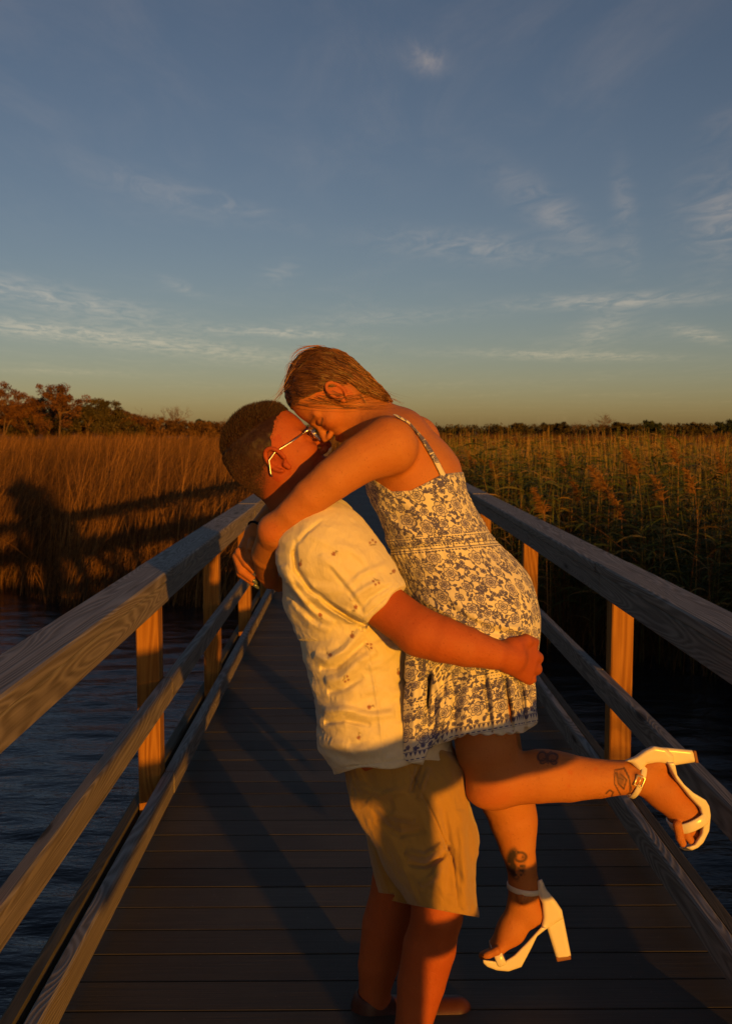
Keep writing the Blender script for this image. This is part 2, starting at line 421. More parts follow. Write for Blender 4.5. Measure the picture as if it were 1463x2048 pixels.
def px(r, d=0.0): return r / S * (1 + d / S / Y0)

class Cone:                                   # round cone
    def __init__(s, A, B, ra, rb): s.A, s.B, s.ra, s.rb = np.array(A), np.array(B), ra, rb; s.lip = 1.0
    def __call__(s, p):
        ab = s.B - s.A; t = np.clip(((p - s.A) @ ab) / (ab @ ab + 1e-12), 0, 1)
        q = p - s.A - t[:, None] * ab
        return np.sqrt((q * q).sum(1)) - (s.ra + t * (s.rb - s.ra))
class Ell:                                    # ellipsoid with axes
    def __init__(s, C, M, r): s.C, s.M, s.r = np.array(C), np.array(M, float), np.array(r, float)
    def __call__(s, p):
        q = (p - s.C) @ s.M.T / s.r
        k0 = np.sqrt((q * q).sum(1)); k1 = np.sqrt(((q / s.r) ** 2).sum(1))
        return np.where(k1 < 1e-9, -s.r.min(), k0 * (k0 - 1) / np.maximum(k1, 1e-9))
class Tube:                                   # tapering limb or trunk with elliptic section: a across, b along the depth axis
    def __init__(s, A, B, a0, b0, a1, b1, w=(0, 1, 0)):
        s.A, s.B = np.array(A), np.array(B); s.r = (a0, b0, a1, b1)
        ab = s.B - s.A; s.L = np.linalg.norm(ab); s.t = ab / s.L
        w = np.array(w, float); w = w - s.t * (w @ s.t); s.w = w / np.linalg.norm(w); s.u = np.cross(s.t, s.w)
    def __call__(s, p):
        q = p - s.A; x = q @ s.t; t = np.clip(x / s.L, 0, 1)
        a = s.r[0] + t * (s.r[2] - s.r[0]); b = s.r[1] + t * (s.r[3] - s.r[1]); c = np.minimum(a, b)
        e = x - t * s.L; u = q @ s.u; w = q @ s.w
        k0 = np.sqrt((u / a) ** 2 + (w / b) ** 2 + (e / c) ** 2)
        k1 = np.sqrt((u / a ** 2) ** 2 + (w / b ** 2) ** 2 + (e / c ** 2) ** 2)
        return np.where(k1 < 1e-9, -c, k0 * (k0 - 1) / np.maximum(k1, 1e-9))
class Box:                                    # rounded box, axes rows of M
    def __init__(s, C, M, h, r): s.C, s.M, s.h, s.r = np.array(C), np.array(M, float), np.array(h, float) - r, r
    def __call__(s, p):
        q = np.abs((p - s.C) @ s.M.T) - s.h
        return np.sqrt((np.maximum(q, 0) ** 2).sum(1)) + np.minimum(q.max(1), 0) - s.r
class Prism:                                  # outline given in photo px, run through the depth between two faces
    def __init__(s, pts, dd, half, lean=0.0, rnd=3.0): s.p = np.array(pts, float); s.dd, s.half, s.lean, s.rnd = dd, half, lean, rnd
    def __call__(s, p):
        x, y = proj(p); dep = (p[:, 1] - Y0) * S; x = x + s.lean * (dep - s.dd + s.half)
        sc = Y0 / p[:, 1]; d2 = np.full(len(p), 1e9); sg = np.ones(len(p)); n = len(s.p)
        for i in range(n):
            a, b = s.p[i], s.p[(i + 1) % n]; e = b - a; wx, wy = x - a[0], y - a[1]
            t = np.clip((wx * e[0] + wy * e[1]) / (e @ e), 0, 1); d2 = np.minimum(d2, (wx - t * e[0]) ** 2 + (wy - t * e[1]) ** 2)
            c1 = y >= a[1]; c2 = y < b[1]; c3 = e[0] * wy > e[1] * wx; flip = (c1 & c2 & c3) | (~c1 & ~c2 & ~c3); sg = np.where(flip, -sg, sg)
        q = np.stack([sg * np.sqrt(d2) + s.rnd, np.abs(dep - s.dd) - s.half + s.rnd], 1)
        return (np.sqrt((np.maximum(q, 0) ** 2).sum(1)) + np.minimum(q.max(1), 0) - s.rnd) / S
class Body:
    """prims joined in order: k > 0 smooth union, op '-' smooth cut"""
    def __init__(s): s.items = []; s.post = []
    def add(s, prim, k=0.012): s.items.append((prim, k, '+')); return s
    def cut(s, prim, k=0.006): s.items.append((prim, k, '-')); return s
    def chain(s, pts, rad, k=0.012, d0=None):
        for i in range(len(pts) - 1):
            a, b = pts[i], pts[i + 1]
            s.add(Cone(P(*a), P(*b), px(rad[i], a[2]), px(rad[i + 1], b[2])), k if i == 0 else .004)
        return s
    def tubes(s, pts, rad, k=0.02, w=(0, 1, 0)):
        for i in range(len(pts) - 1):
            a, b = pts[i], pts[i + 1]
            s.add(Tube(P(*a), P(*b), px(rad[i][0]), px(rad[i][1]), px(rad[i + 1][0]), px(rad[i + 1][1]), w), k)
        return s
    def ev(s, p, items=None):
        d = np.full(len(p), 1.0)
        for prim, k, op in (items if items is not None else s.items):
            e = prim(p)
            if op == '+':
                h = np.maximum(k - np.abs(d - e), 0) / k; d = np.minimum(d, e) - h * h * k * 0.25
            else:
                e = -e; h = np.maximum(k - np.abs(d - e), 0) / k; d = np.maximum(d, e) + h * h * k * 0.25
        for f in s.post: d = f(p, d)
        return d
    def ev_block(s, p):
        c = p.mean(0); rad = np.sqrt(((p - c) ** 2).sum(1)).max() + 0.004
        v = [prim(c[None])[0] for prim, k, op in s.items]
        plus = [x for x, it in zip(v, s.items) if it[2] == '+']
        lim = min(plus) + 2.6 * rad + 0.05
        it = [i for x, i in zip(v, s.items) if (i[2] == '+' and x < lim) or (i[2] == '-' and x < 2.6 * rad + 0.05)]
        return s.ev(p, it)

def mesh_sdf(body, lo, hi, h):
    """surface nets over the narrow band; returns vertices and quads"""
    lo = np.array(lo, float); B = 8
    nb = np.ceil((np.array(hi) - lo) / (h * B)).astype(int)
    n = nb * B
    g = np.ones(tuple(n), np.float32)
    bi = np.stack(np.meshgrid(*[np.arange(k) for k in nb], indexing='ij'), -1).reshape(-1, 3)
    cen = lo + (bi * B + (B - 1) / 2) * h
    dc = np.concatenate([body.ev(c) for c in np.array_split(cen, max(1, len(cen) // 200000))])
    act = np.abs(dc) < h * B * 1.45 + 0.008
    for b, v in zip(bi[~act], dc[~act]):
        if v < 0: g[b[0] * B:(b[0] + 1) * B, b[1] * B:(b[1] + 1) * B, b[2] * B:(b[2] + 1) * B] = -1
    off = np.stack(np.meshgrid(*[np.arange(B)] * 3, indexing='ij'), -1).reshape(-1, 3)
    A = bi[act]; key = (A[:, 0] // 3) * 1000000 + (A[:, 1] // 3) * 1000 + A[:, 2] // 3
    order = np.argsort(key, kind='stable'); A = A[order]; key = key[order]
    cuts = np.flatnonzero(np.diff(key)) + 1
    for ch in np.split(A, cuts):
        idx = (ch[:, None, :] * B + off[None]).reshape(-1, 3)
        g[idx[:, 0], idx[:, 1], idx[:, 2]] = body.ev_block(lo + idx * h)
    s = g < 0
    cs = [(0, 0, 0), (1, 0, 0), (0, 1, 0), (1, 1, 0), (0, 0, 1), (1, 0, 1), (0, 1, 1), (1, 1, 1)]
    m = n - 1
    cnt = np.zeros(tuple(m), np.uint8)
    for c in cs: cnt += s[c[0]:c[0] + m[0], c[1]:c[1] + m[1], c[2]:c[2] + m[2]]
    cell = np.argwhere((cnt > 0) & (cnt < 8))
    vals = np.stack([g[cell[:, 0] + c[0], cell[:, 1] + c[1], cell[:, 2] + c[2]] for c in cs], 1)
    acc = np.zeros((len(cell), 3)); num = np.zeros(len(cell))
    for i in range(8):
        for j in range(i + 1, 8):
            dlt = np.array(cs[j]) - np.array(cs[i])
            if np.abs(dlt).sum() != 1: continue
            a, b = vals[:, i], vals[:, j]; cr = (a < 0) != (b < 0)
            t = np.where(cr, a / np.where(cr, a - b, 1), 0)
            acc += cr[:, None] * (np.array(cs[i]) + t[:, None] * dlt); num += cr
    verts = lo + (cell + acc / num[:, None]) * h
    vid = np.full(tuple(m), -1, np.int32); vid[cell[:, 0], cell[:, 1], cell[:, 2]] = np.arange(len(cell))
    quads = []
    for ax in range(3):
        o1, o2 = (ax + 1) % 3, (ax + 2) % 3
        sl0 = [slice(None)] * 3; sl1 = [slice(None)] * 3; sl0[ax] = slice(0, -1); sl1[ax] = slice(1, None)
        e = np.argwhere(s[tuple(sl0)] != s[tuple(sl1)])
        e = e[(e[:, o1] > 0) & (e[:, o2] > 0) & (e[:, o1] < m[o1]) & (e[:, o2] < m[o2]) & (e[:, ax] < m[ax])]
        def at(d1, d2):
            q = e.copy(); q[:, o1] -= d1; q[:, o2] -= d2; return vid[q[:, 0], q[:, 1], q[:, 2]]
        q = np.stack([at(1, 1), at(0, 1), at(0, 0), at(1, 0)], 1)
        flip = ~s[e[:, 0], e[:, 1], e[:, 2]]
        q[flip] = q[flip][:, ::-1]
        quads.append(q[(q >= 0).all(1)])
    return verts, np.concatenate(quads)
def relax(v, q, it=2, lam=0.5):
    """light smoothing of a quad surface"""
    e = np.concatenate([q[:, [0, 1]], q[:, [1, 2]], q[:, [2, 3]], q[:, [3, 0]]])
    deg = np.bincount(e.ravel(), minlength=len(v)).astype(float)
    for i in range(it):
        for l_ in (lam, -lam * 1.04):
            a = np.zeros_like(v)
            for k in range(3):
                a[:, k] = np.bincount(e[:, 0], v[e[:, 1], k], len(v)) + np.bincount(e[:, 1], v[e[:, 0], k], len(v))
            v = v + l_ * (a / np.maximum(deg, 1)[:, None] - v)
    return v
def grad(body, p, e=0.002):
    g = np.stack([body.ev(p + np.eye(3)[k] * e) - body.ev(p - np.eye(3)[k] * e) for k in range(3)], 1)
    return g / (np.linalg.norm(g, axis=1)[:, None] + 1e-9)
def sdf_obj(name, body, lo, hi, h, mat, parent=None, it=2):
    v, q = mesh_sdf(body, lo, hi, h); v = relax(v, q, it)
    return link_mesh(name, v, q, mat, parent, True), v

_lat = np.random.default_rng(3).random((64, 64, 64)).astype(np.float32)
def vnoise(p):
    i = np.floor(p).astype(int); f = p - i; f = f * f * (3 - 2 * f); i &= 63; j = (i + 1) & 63
    r = 0
    for a in (0, 1):
        for b in (0, 1):
            for c in (0, 1):
                w = (f[:, 0] if a else 1 - f[:, 0]) * (f[:, 1] if b else 1 - f[:, 1]) * (f[:, 2] if c else 1 - f[:, 2])
                r = r + w * _lat[(j if a else i)[:, 0], (j if b else i)[:, 1], (j if c else i)[:, 2]]
    return r * 2 - 1
def fbm(p, o=3):
    r = 0; a = 0.5
    for k in range(o): r = r + a * vnoise(p * 2 ** k + 17.3 * k); a *= 0.5
    return r
def seg_dist(x, y, pts):
    """distance (photo px) of projected points to a polyline, and the running parameter 0..1"""
    best = np.full(len(x), 1e9); par = np.zeros(len(x)); pts = np.asarray(pts, float); m = len(pts) - 1
    for i in range(m):
        a, b = pts[i], pts[i + 1]; ab = b - a
        t = np.clip(((x - a[0]) * ab[0] + (y - a[1]) * ab[1]) / (ab @ ab), 0, 1)
        e = np.hypot(x - a[0] - t * ab[0], y - a[1] - t * ab[1])
        par = np.where(e < best, (i + t) / m, par); best = np.minimum(best, e)
    return best, par
def smooth01(a, b, x):
    t = np.clip((x - a) / (b - a), 0, 1); return t * t * (3 - 2 * t)
def creases(lines, near=None):
    """folds: each line lifts (amp > 0) or sinks the cloth along a path, fading at both ends"""
    def f(p, d):
        sel = np.abs(d) < 0.04
        if not sel.any(): return d
        q = p[sel]; x, y = proj(q); add = np.zeros(len(q))
        dep = (q[:, 1] - Y0) * S
        for pts, w, amp in lines:
            e, t = seg_dist(x, y, pts)
            fade_ = np.sin(np.pi * np.clip(t, 0.0, 1)) ** 0.6 + 0.25 * (e < w) * ((t > 0) & (t < 1))
            add += amp / S * np.exp(-(e / w) ** 2) * fade_ * (dep < (near if near is not None else 0))
        d = d.copy(); d[sel] -= add; return d
    return f
def frame(fx, fy, ux, uy, yaw=0.0):
    """head axes (rows: forward, up, to the camera) from directions in the picture; y runs down"""
    f = C_R * fx - C_U * fy; u = C_R * ux - C_U * uy
    f = f / np.linalg.norm(f); u = u - f * (u @ f); u /= np.linalg.norm(u)
    l = np.cross(f, u)
    if l @ C_F > 0: l = -l
    if yaw:
        f2 = f * math.cos(yaw) + l * math.sin(yaw); l = l * math.cos(yaw) - f * math.sin(yaw); f = f2
    return np.array([f, u, l])
def head(b, C, M, L, female=False, ear_side=1):
    """skull, face, ears; coordinates in half head lengths along forward, up, towards the camera"""
    g = lambda f, u, l=0.0: C + L * (f * M[0] + u * M[1] + l * M[2])
    wd = 0.94 if female else 1.0
    b.add(Ell(C, M, (L * 1.0, L * 0.95, L * 0.78)), 0.01)
    b.add(Ell(g(0.42, -0.5), M, (L * 0.54, L * 0.74, L * 0.62 * wd)), L * .2)
    for s in (1, -1):
        b.add(Cone(g(-0.08, -0.72, .52 * wd * s), g(0.60, -1.22, .14 * s), L * .20, L * .17), L * .25)
        b.add(Cone(g(-0.05, -0.5, .50 * s), g(-0.08, -0.72, .52 * wd * s), L * .2, L * .2), L * .25)
        b.add(Ell(g(0.66, -0.58, .34 * s), M, (L * .24, L * .22, L * .26)), L * .2)
        b.add(Cone(g(0.90, -0.20, .10 * s), g(0.74, -0.20, .50 * s), L * .10, L * .10), L * .14)
    b.add(Ell(g(0.70, -1.26), M, (L * .18, L * .18, L * .22)), L * .15)
    b.add(Ell(g(0.74, -0.98), M, (L * .24, L * .24, L * .3)), L * .15)
    for s in (1, -1):
        b.cut(Ell(g(1.0, -0.38, .34 * s), M, (L * .17, L * .13, L * .18)), L * .12)
        b.add(Ell(g(0.80, -0.40, .33 * s), M, (L * .15, L * .15, L * .17)), L * .03)
    b.add(Cone(g(0.90, -0.28), g(1.17, -0.70), L * .07, L * .105), L * .1)
    for s in (1, -1): b.add(Ell(g(1.05, -0.76, .12 * s), M, (L * .12, L * .08, L * .09)), L * .06)
    for s in (1, -1):
        b.add(Cone(g(1.0, -0.985), g(0.92, -1.0, .2 * s), L * .065, L * .04), L * .04)
        b.add(Cone(g(0.98, -1.08), g(0.90, -1.03, .2 * s), L * .075, L * .04), L * .04)
    # ears
    for s in (1, -1):
        lat = 0.745
        Me = np.array([M[0] * math.cos(.22) - M[1] * math.sin(.22) * -1, M[1] * math.cos(.22) - M[0] * math.sin(.22), M[2]])
        n_ = (M[2] * s * math.cos(.45) - M[0] * -math.sin(-.45)); n_ /= np.linalg.norm(n_)
        e1 = Me[1] - n_ * (Me[1] @ n_); e1 /= np.linalg.norm(e1); e2 = np.cross(n_, e1); 
        if e2 @ M[0] < 0: e2 = -e2
        c = g(0.02, -0.40, lat * s + (.06 * s))
        ring = []
        for k in range(15):
            a = -1.9 + k / 14 * 4.6          # open at the front
            ring.append(c + L * (0.30 * math.cos(a) * e1 * (1 if math.cos(a) > 0 else 1.0) - 0.19 * math.sin(a + .0) * e2) + n_ * L * .05)
        for i in range(14): b.add(Cone(ring[i], ring[i + 1], L * .048, L * .048), L * .02)
        b.add(Ell(c - n_ * L * .05, np.array([e1, e2, n_]), (L * .27, L * .17, L * .06)), L * .03)
        b.add(Cone(c - e1 * L * .22 + e2 * L * .06, c - e1 * L * .32 + e2 * L * .07, L * .075, L * .06), L * .04)
        b.cut(Ell(c + n_ * L * .07 - e1 * L * .04 + e2 * L * .01, np.array([e1, e2, n_]), (L * .13, L * .09, L * .075)), L * .03)
        b.add(Cone(c + e2 * L * .15 - e1 * L * .03, c + e2 * L * .15 - e1 * L * .12, L * .045, L * .045), L * .03)
    return g

# skin ---------------------------------------------------------------
def skin_material(name, base, red, rough=0.62):
    M = Mat(name, rough, 0.25)
    co = M.coord('Object')
    n = M.noise(co, 28, 4, 0.6); n2 = M.noise(co, 6, 3, 0.5)
    c = M.mix(M.ramp(n2, [(.3, (0, 0, 0)), (.7, (.75, .75, .75))]), base, red)
    c = M.mix(M.ramp(n, [(0.35, (0, 0, 0)), (0.75, (.28, .28, .28))]), c, red)
    fr = M.noise(co, 240, 1, 0.5)
    c = M.mix(M.ramp(fr, [(0.66, (0, 0, 0)), (0.76, (.5, .5, .5))]), c, tuple(x * 0.55 for x in red))
    c = M.mix(M.attr('flush'), c, tuple(a * b for a, b in zip(red, (1.0, 0.62, 0.55))))
    c = M.mix(M.attr('ink'), c, (0.035, 0.03, 0.035))
    M.color(c)
    M.b.inputs['Subsurface Weight'].default_value = 0.08
    M.b.inputs['Subsurface Radius'].default_value = (1.0, 0.3, 0.15); M.b.inputs['Subsurface Scale'].default_value = 0.006
    M.bump(M.math('ADD', M.noise(co, 380, 3, 0.6), M.math('MULTIPLY', M.noise(co, 55, 4, .6), 2.5)), 0.3, 0.003)
    return M.m
M_skin_m = skin_material('ruddy_skin', (0.42, 0.115, 0.028), (0.36, 0.075, 0.016))
M_skin_w = skin_material('fair_skin', (0.48, 0.195, 0.050), (0.44, 0.135, 0.028))
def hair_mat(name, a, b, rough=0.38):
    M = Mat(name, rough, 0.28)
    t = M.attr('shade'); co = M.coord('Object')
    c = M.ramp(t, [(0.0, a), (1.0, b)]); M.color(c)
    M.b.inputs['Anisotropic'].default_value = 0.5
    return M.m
M_hair_m = hair_mat('dark_brown_hair', (0.014, 0.007, 0.004), (0.10, 0.040, 0.016), 0.55)
M_hair_w = hair_mat('chestnut_hair', (0.035, 0.014, 0.005), (0.34, 0.14, 0.036), 0.42)
def strands(name, roots, paths, width, mat, parent, shade):
    """hair as thin ribbons: paths (n, m, 3)"""
    n, m, _ = paths.shape
    t = np.gradient(paths, axis=1)
    view = CAM[None, None] - paths
    rnd = rng.normal(0, 0.35, (n, 1, 3)) * np.linalg.norm(view, axis=2, keepdims=True)
    side = np.cross(t, view + rnd); side /= np.linalg.norm(side, axis=2, keepdims=True) + 1e-9
    w = (np.asarray(width).reshape(-1, 1) * np.ones((n, 1))) * np.interp(np.linspace(0, 1, m), [0, 0.6, 1], [1, 0.8, 0.12])[None]
    a = paths + side * w[..., None] * 0.5; b = paths - side * w[..., None] * 0.5
    v = np.stack([a, b], 2).reshape(-1, 3)
    base = (np.arange(n)[:, None] * m + np.arange(m - 1)[None]) * 2
    f = np.stack([base, base + 1, base + 3, base + 2], -1).reshape(-1, 4)
    o = link_mesh(name, v, f, mat, parent, True)
    add_attr(o, 'shade', np.repeat(shade, m * 2)); return o
# ------------------------------------------------------------------ the man
def hand_fingers(b, roots, mids, tips, r):
    for a, m_, t, rr in zip(roots, mids, tips, r):
        b.add(Cone(a, m_, rr, rr * .92), 0.006); b.add(Cone(m_, t, rr * .92, rr * .72), 0.004)
MH_C = P(535, 897, 0); MH_M = frame(.82, -.57, -.57, -.82, yaw=-0.06); MH_L = px(87)
man = Body()
mg = head(man, MH_C, MH_M, MH_L)
man.tubes([(566, 958, 0), (615, 1020, 0), (650, 1070, 0)], [(58, 56), (60, 62), (72, 80)], .03)
man.tubes([(640, 1085, 0), (676, 1180, 0), (712, 1300, 0), (736, 1400, 0), (760, 1480, 0), (800, 1560, 0)],
          [(60, 110), (84, 118), (80, 108), (72, 104), (76, 106), (84, 112)], .03)
# near (right) arm round her hips
man.chain([(655, 1108, -118), (767, 1211, -150), (838, 1264, -185)], [66, 47, 47], .02)
man.chain([(838, 1264, -185), (880, 1278, -190), (930, 1293, -186), (985, 1308, -168), (1024, 1314, -140)], [45, 47, 41, 31, 27], .02)
man.add(Tube(P(1018, 1312, -142), P(1056, 1322, -92), px(32), px(20), px(44), px(17), C_R * .6 + C_F * -.5), .02)
for i, (yy, xx) in enumerate(((1292, 1062), (1314, 1070), (1336, 1068), (1357, 1057))):
    a, m_, t = P(xx - 4, yy, -84), P(xx + 3, yy + 2, -30), P(xx - 10, yy + 6, 30)
    r = px((12.5, 13, 12.5, 11.5)[i]); man.add(Cone(a, m_, r, r * .95), .008); man.add(Cone(m_, t, r * .95, r * .75), .004)
    man.add(Ell(P(xx + 1, yy, -74), np.eye(3), (px(12), px(12), px(12))), .006)
man.chain([(1028, 1290, -140), (1050, 1281, -112), (1068, 1284, -70)], [15, 13, 10], .012)   # thumb
# far arm, behind her back
man.chain([(665, 1110, 120), (790, 1180, 185), (880, 1230, 175), (985, 1240, 150)], [60, 48, 44, 28], .02)
man.add(Ell(P(1010, 1240, 120), np.array([C_R, C_U, C_F]), (px(34), px(36), px(20))), .02)
for k in range(4): man.chain([(1020, 1215 + 18 * k, 118), (1042, 1215 + 19 * k, 80)], [11, 9], .006)
# near leg, far leg, feet
man.chain([(825, 1580, -52), (868, 1740, -74), (874, 1828, -78)], [76, 58, 50], .03)
man.chain([(874, 1828, -78), (858, 1895, -66), (842, 1965, -66), (826, 2050, -74), (816, 2105, -76)], [49, 55, 50, 38, 32], .02)
man.add(Ell(P(880, 1824, -100), np.array([C_R, C_U, C_F]), (px(38), px(36), px(30))), .02)
man.chain([(814, 2104, -76), (850, 2140, -78), (930, 2168, -84)], [33, 36, 24], .02)
man.chain([(800, 1580, 60), (806, 1690, 84), (796, 1760, 95)], [76, 56, 50], .03)
man.chain([(796, 1760, 95), (774, 1850, 100), (756, 1930, 98), (748, 1985, 96), (746, 2018, 96)], [50, 52, 42, 32, 31], .02)
man.chain([(746, 2014, 96), (790, 2034, 92), (880, 2040, 88)], [32, 32, 20], .02)
lo, hi = P(420, 780, 0), P(1100, 2240, 0)
man_o, mv = sdf_obj('person', man, (lo[0] - .03, Y0 - .34, hi[2] - 0.0), (hi[0] + .05, Y0 + .34, lo[2] + .05), 0.0029, M_skin_m)
tag(man_o, 'man in cream short sleeved shirt and khaki shorts lifting the woman', 'person')
x, y = proj(mv); dep = (mv[:, 1] - Y0) * S
def head_local(v, C, M, L):
    q = (v - C) @ M.T / L; return q[:, 0], q[:, 1], q[:, 2]
hf, hu, hl = head_local(mv, MH_C, MH_M, MH_L)
inhead = (np.abs(hf) < 1.5) & (hu > -1.6) & (hu < 1.3) & (np.abs(hl) < 1.1)
brow = np.exp(-((hu + .17 + .1 * (np.abs(hl) - .3)) / .055) ** 2) * ((np.abs(hl) > .10) & (np.abs(hl) < .56) & (hf > .6)) * .8
stub = smooth01(-.62, -.95, hu) * (hf > -.1) * .16 * inhead; hl_f0 = [-1.3, -.95, -.61, -.26, -.02, .11, .20, .34, .60, .78, 1.1]; hl_u0 = [-1.1, -1.05, -.90, -.58, -.30, -.16, .06, .16, .36, .46, .60]
stub = np.maximum(stub, inhead * (np.abs(hl) < .80) * smooth01(-.05, .30, hu - np.interp(hf, hl_f0, hl_u0)) * .5)
add_attr(man_o, 'ink', np.clip((brow + stub) * inhead, 0, 1))
lips = np.exp(-((hu + 1.03) / .07) ** 2) * (hf > .85) * inhead * .8
earr = inhead * (np.abs(hl) > .72) * (np.abs(hu + .4) < .45) * .5
nose = np.exp(-(((hu + .72) / .15) ** 2 + ((hf - 1.15) / .15) ** 2)) * inhead * .5
add_attr(man_o, 'flush', np.clip(lips + earr + nose + 0.12 * (y > 1800), 0, 1))

# short hair: a cap and bristles
hl_f = [-1.3, -.95, -.61, -.26, -.02, .11, .20, .34, .60, .78, 1.1]; hl_u = [-1.1, -1.05, -.90, -.58, -.30, -.16, .06, .16, .36, .46, .60]
def man_hair_mask(p):
    f, u, l = head_local(p, MH_C, MH_M, MH_L)
    n = vnoise(p * 90) * .03
    line = np.interp(f, hl_f, hl_u) - np.where((np.abs(l) < .45) & (f > .5), (.45 - np.abs(l)) * .25, 0)
    return u - line + n
hairb = Body(); hairb.add(Ell(MH_C, MH_M, (MH_L * 1.0, MH_L * .95, MH_L * .78)), .01)
hairb.add(Ell(mg(.42, -.5), MH_M, (MH_L * .54, MH_L * .74, MH_L * .62)), MH_L * .2)
core_items = list(hairb.items)
def hair_post(p, d):
    f, u, l = head_local(p, MH_C, MH_M, MH_L); mk = man_hair_mask(p) - .05 + .05 * vnoise(p * 150)
    th = .0012 + np.clip(mk * .35, 0, 1) * MH_L * (.03 + .075 * smooth01(.2, .8, u) + .03 * smooth01(.3, .9, f * (u > .2)))
    d2 = d - th - fbm(p * 75, 2) * .003
    return np.maximum(d2, -mk * MH_L * .6)
hairb.post.append(hair_post)
hb, hbv = sdf_obj('hair', hairb, MH_C - .15, MH_C + .15, 0.003, M_hair_m, man_o)
hu2 = head_local(hbv, MH_C, MH_M, MH_L)[1]; add_attr(hb, 'shade', np.clip((.22 + .35 * fbm(hbv * 40)) * (.5 + .9 * smooth01(.4, -.3, hu2)), 0, 1))  # sunlit look of the sides put into the colour, besides the short fade
sel = hbv[rng.integers(0, len(hbv), 42000)]
stray = mv[(hf ** 2 + hu ** 2 < 1.7) & (np.abs(hl) < 1.1) & inhead]; stray = stray[rng.integers(0, len(stray), 75000)]; mk_ = man_hair_mask(stray)
stray = stray[(mk_ > -.20) & (mk_ < .55) & (rng.random(len(stray)) < np.exp(np.minimum(mk_, 0) * 13)) & (np.abs(head_local(stray, MH_C, MH_M, MH_L)[2]) < .8)]
sel = np.concatenate([sel[man_hair_mask(sel) > .0], stray])
nrm = grad(hairb, sel)
f, u, l = head_local(sel, MH_C, MH_M, MH_L); mk = man_hair_mask(sel)
lean = -MH_M[1] * .9 - MH_M[0] * .5
lean = np.where((u > .45)[:, None], MH_M[0] * .45 + MH_M[1] * .4, lean) + rng.normal(0, .2, sel.shape)
dirn = nrm * .38 + lean * .75; dirn /= np.linalg.norm(dirn, axis=1)[:, None]
ln = MH_L * (.06 + .10 * smooth01(.1, .7, u)) * np.clip(.3 + mk * 2.2, .3, 1) * rng.uniform(.6, 1.3, len(sel))
tt = np.linspace(0, 1, 3)[None, :, None]
paths = sel[:, None] - nrm[:, None] * .001 + dirn[:, None] * ln[:, None, None] * tt + nrm[:, None] * (-.25 * ln[:, None, None] * tt ** 2)
strands('hair', None, paths, px(.62), M_hair_m, hb, np.clip((.15 + .7 * rng.random(len(sel)) ** 1.5) * (.5 + .75 * smooth01(.4, -.3, u)), 0, 1))  # bristles paler at the sides too, sunlight painted into their colour

# glasses ----------------------------------------------------------------
Mm = Mat('silver_frame', 0.34, 0.5); Mm.color((0.75, 0.72, 0.66)); Mm.b.inputs['Metallic'].default_value = 1.0
Ml = Mat('spectacle_lens', 0.02, 0.5); Ml.color((0.9, 0.92, 0.9)); Ml.b.inputs['Transmission Weight'].default_value = 0.96; Ml.b.inputs['IOR'].default_value = 1.08
gm = MB()
for s in (1, -1):
    hinge = mg(.88, -.24, .66 * s)
    gm.tube([hinge, mg(.5, -.265, .79 * s), mg(.08, -.25, .86 * s), mg(-.14, -.33, .86 * s), mg(-.27, -.58, .82 * s), mg(-.28, -.66, .81 * s)], px(1.55), 8)
    gm.tube([hinge, mg(.99, -.24, .60 * s), mg(1.06, -.24, .50 * s)], px(2.7), 8)
    ring = [mg(1.09 - .16 * (max(math.cos(a) * .27 + .32, 0)) ** 1.5, -.36 + .19 * math.sin(a), (.34 + .27 * math.cos(a)) * s) for a in np.linspace(0, 2 * math.pi, 21)]
    gm.tube(ring, px(1.5), 6, False)
gm.tube([mg(1.08, -.3, .08), mg(1.12, -.27, 0), mg(1.08, -.3, -.08)], px(1.8), 6)
gl = gm.build('glasses', Mm.m, man_o, True)
for s in (1, -1):
    lv = [mg(1.07, -.36, .34 * s)] + [mg(1.085 - .16 * (max(math.cos(a) * .26 + .32, 0)) ** 1.5, -.36 + .18 * math.sin(a), (.34 + .26 * math.cos(a)) * s) for a in np.linspace(0, 2 * math.pi, 20, False)]
    th = MH_M[0] * .0018
    lf = [(0, 1 + k, 1 + (k + 1) % 20) for k in range(20)]; m2 = len(lv)
    lf += [(m2 + a, m2 + c, m2 + b_) for a, b_, c in lf[:20]] + [(1 + k, m2 + 1 + k, m2 + 1 + (k + 1) % 20, 1 + (k + 1) % 20) for k in range(20)]
    link_mesh('lens', np.array(lv + [q - th for q in lv]), lf, Ml.m, gl, True)

# shirt ------------------------------------------------------------------
shirt = Body()
shirt.tubes([(634, 1062, 0), (676, 1170, 0), (714, 1295, 0), (733, 1400, 0), (748, 1470, 0), (795, 1540, 0)],
            [(76, 120), (104, 142), (99, 134), (90, 128), (102, 132), (126, 142)], .05)
shirt.add(Cone(P(646, 1098, -112), P(672, 1122, -120), px(84), px(84)), .035)
shirt.add(Cone(P(650, 1105, 115), P(676, 1120, 125), px(80), px(78)), .035)
sleeve_n = Body(); sleeve_n.add(Cone(P(646, 1098, -112), P(776, 1220, -154), px(86), px(53)), .03)
sleeve_n.add(Cone(P(660, 1112, -118), P(720, 1165, -138), px(90), px(72)), .03)
sleeve_f = Body(); sleeve_f.add(Cone(P(650, 1105, 115), P(796, 1194, 183), px(80), px(58)), .03)
shirt.add(Tube(P(600, 1028, 0), P(630, 1062, 0), px(70), px(72), px(84), px(96), (0, 1, 0)), .02)      # collar band
sl_a, sl_b = P(646, 1098, -112), P(770, 1214, -152); sl_t = (sl_b - sl_a) / np.linalg.norm(sl_b - sl_a)
sr_a, sr_b = P(650, 1105, 115), P(790, 1190, 180); sr_t = (sr_b - sr_a) / np.linalg.norm(sr_b - sr_a)
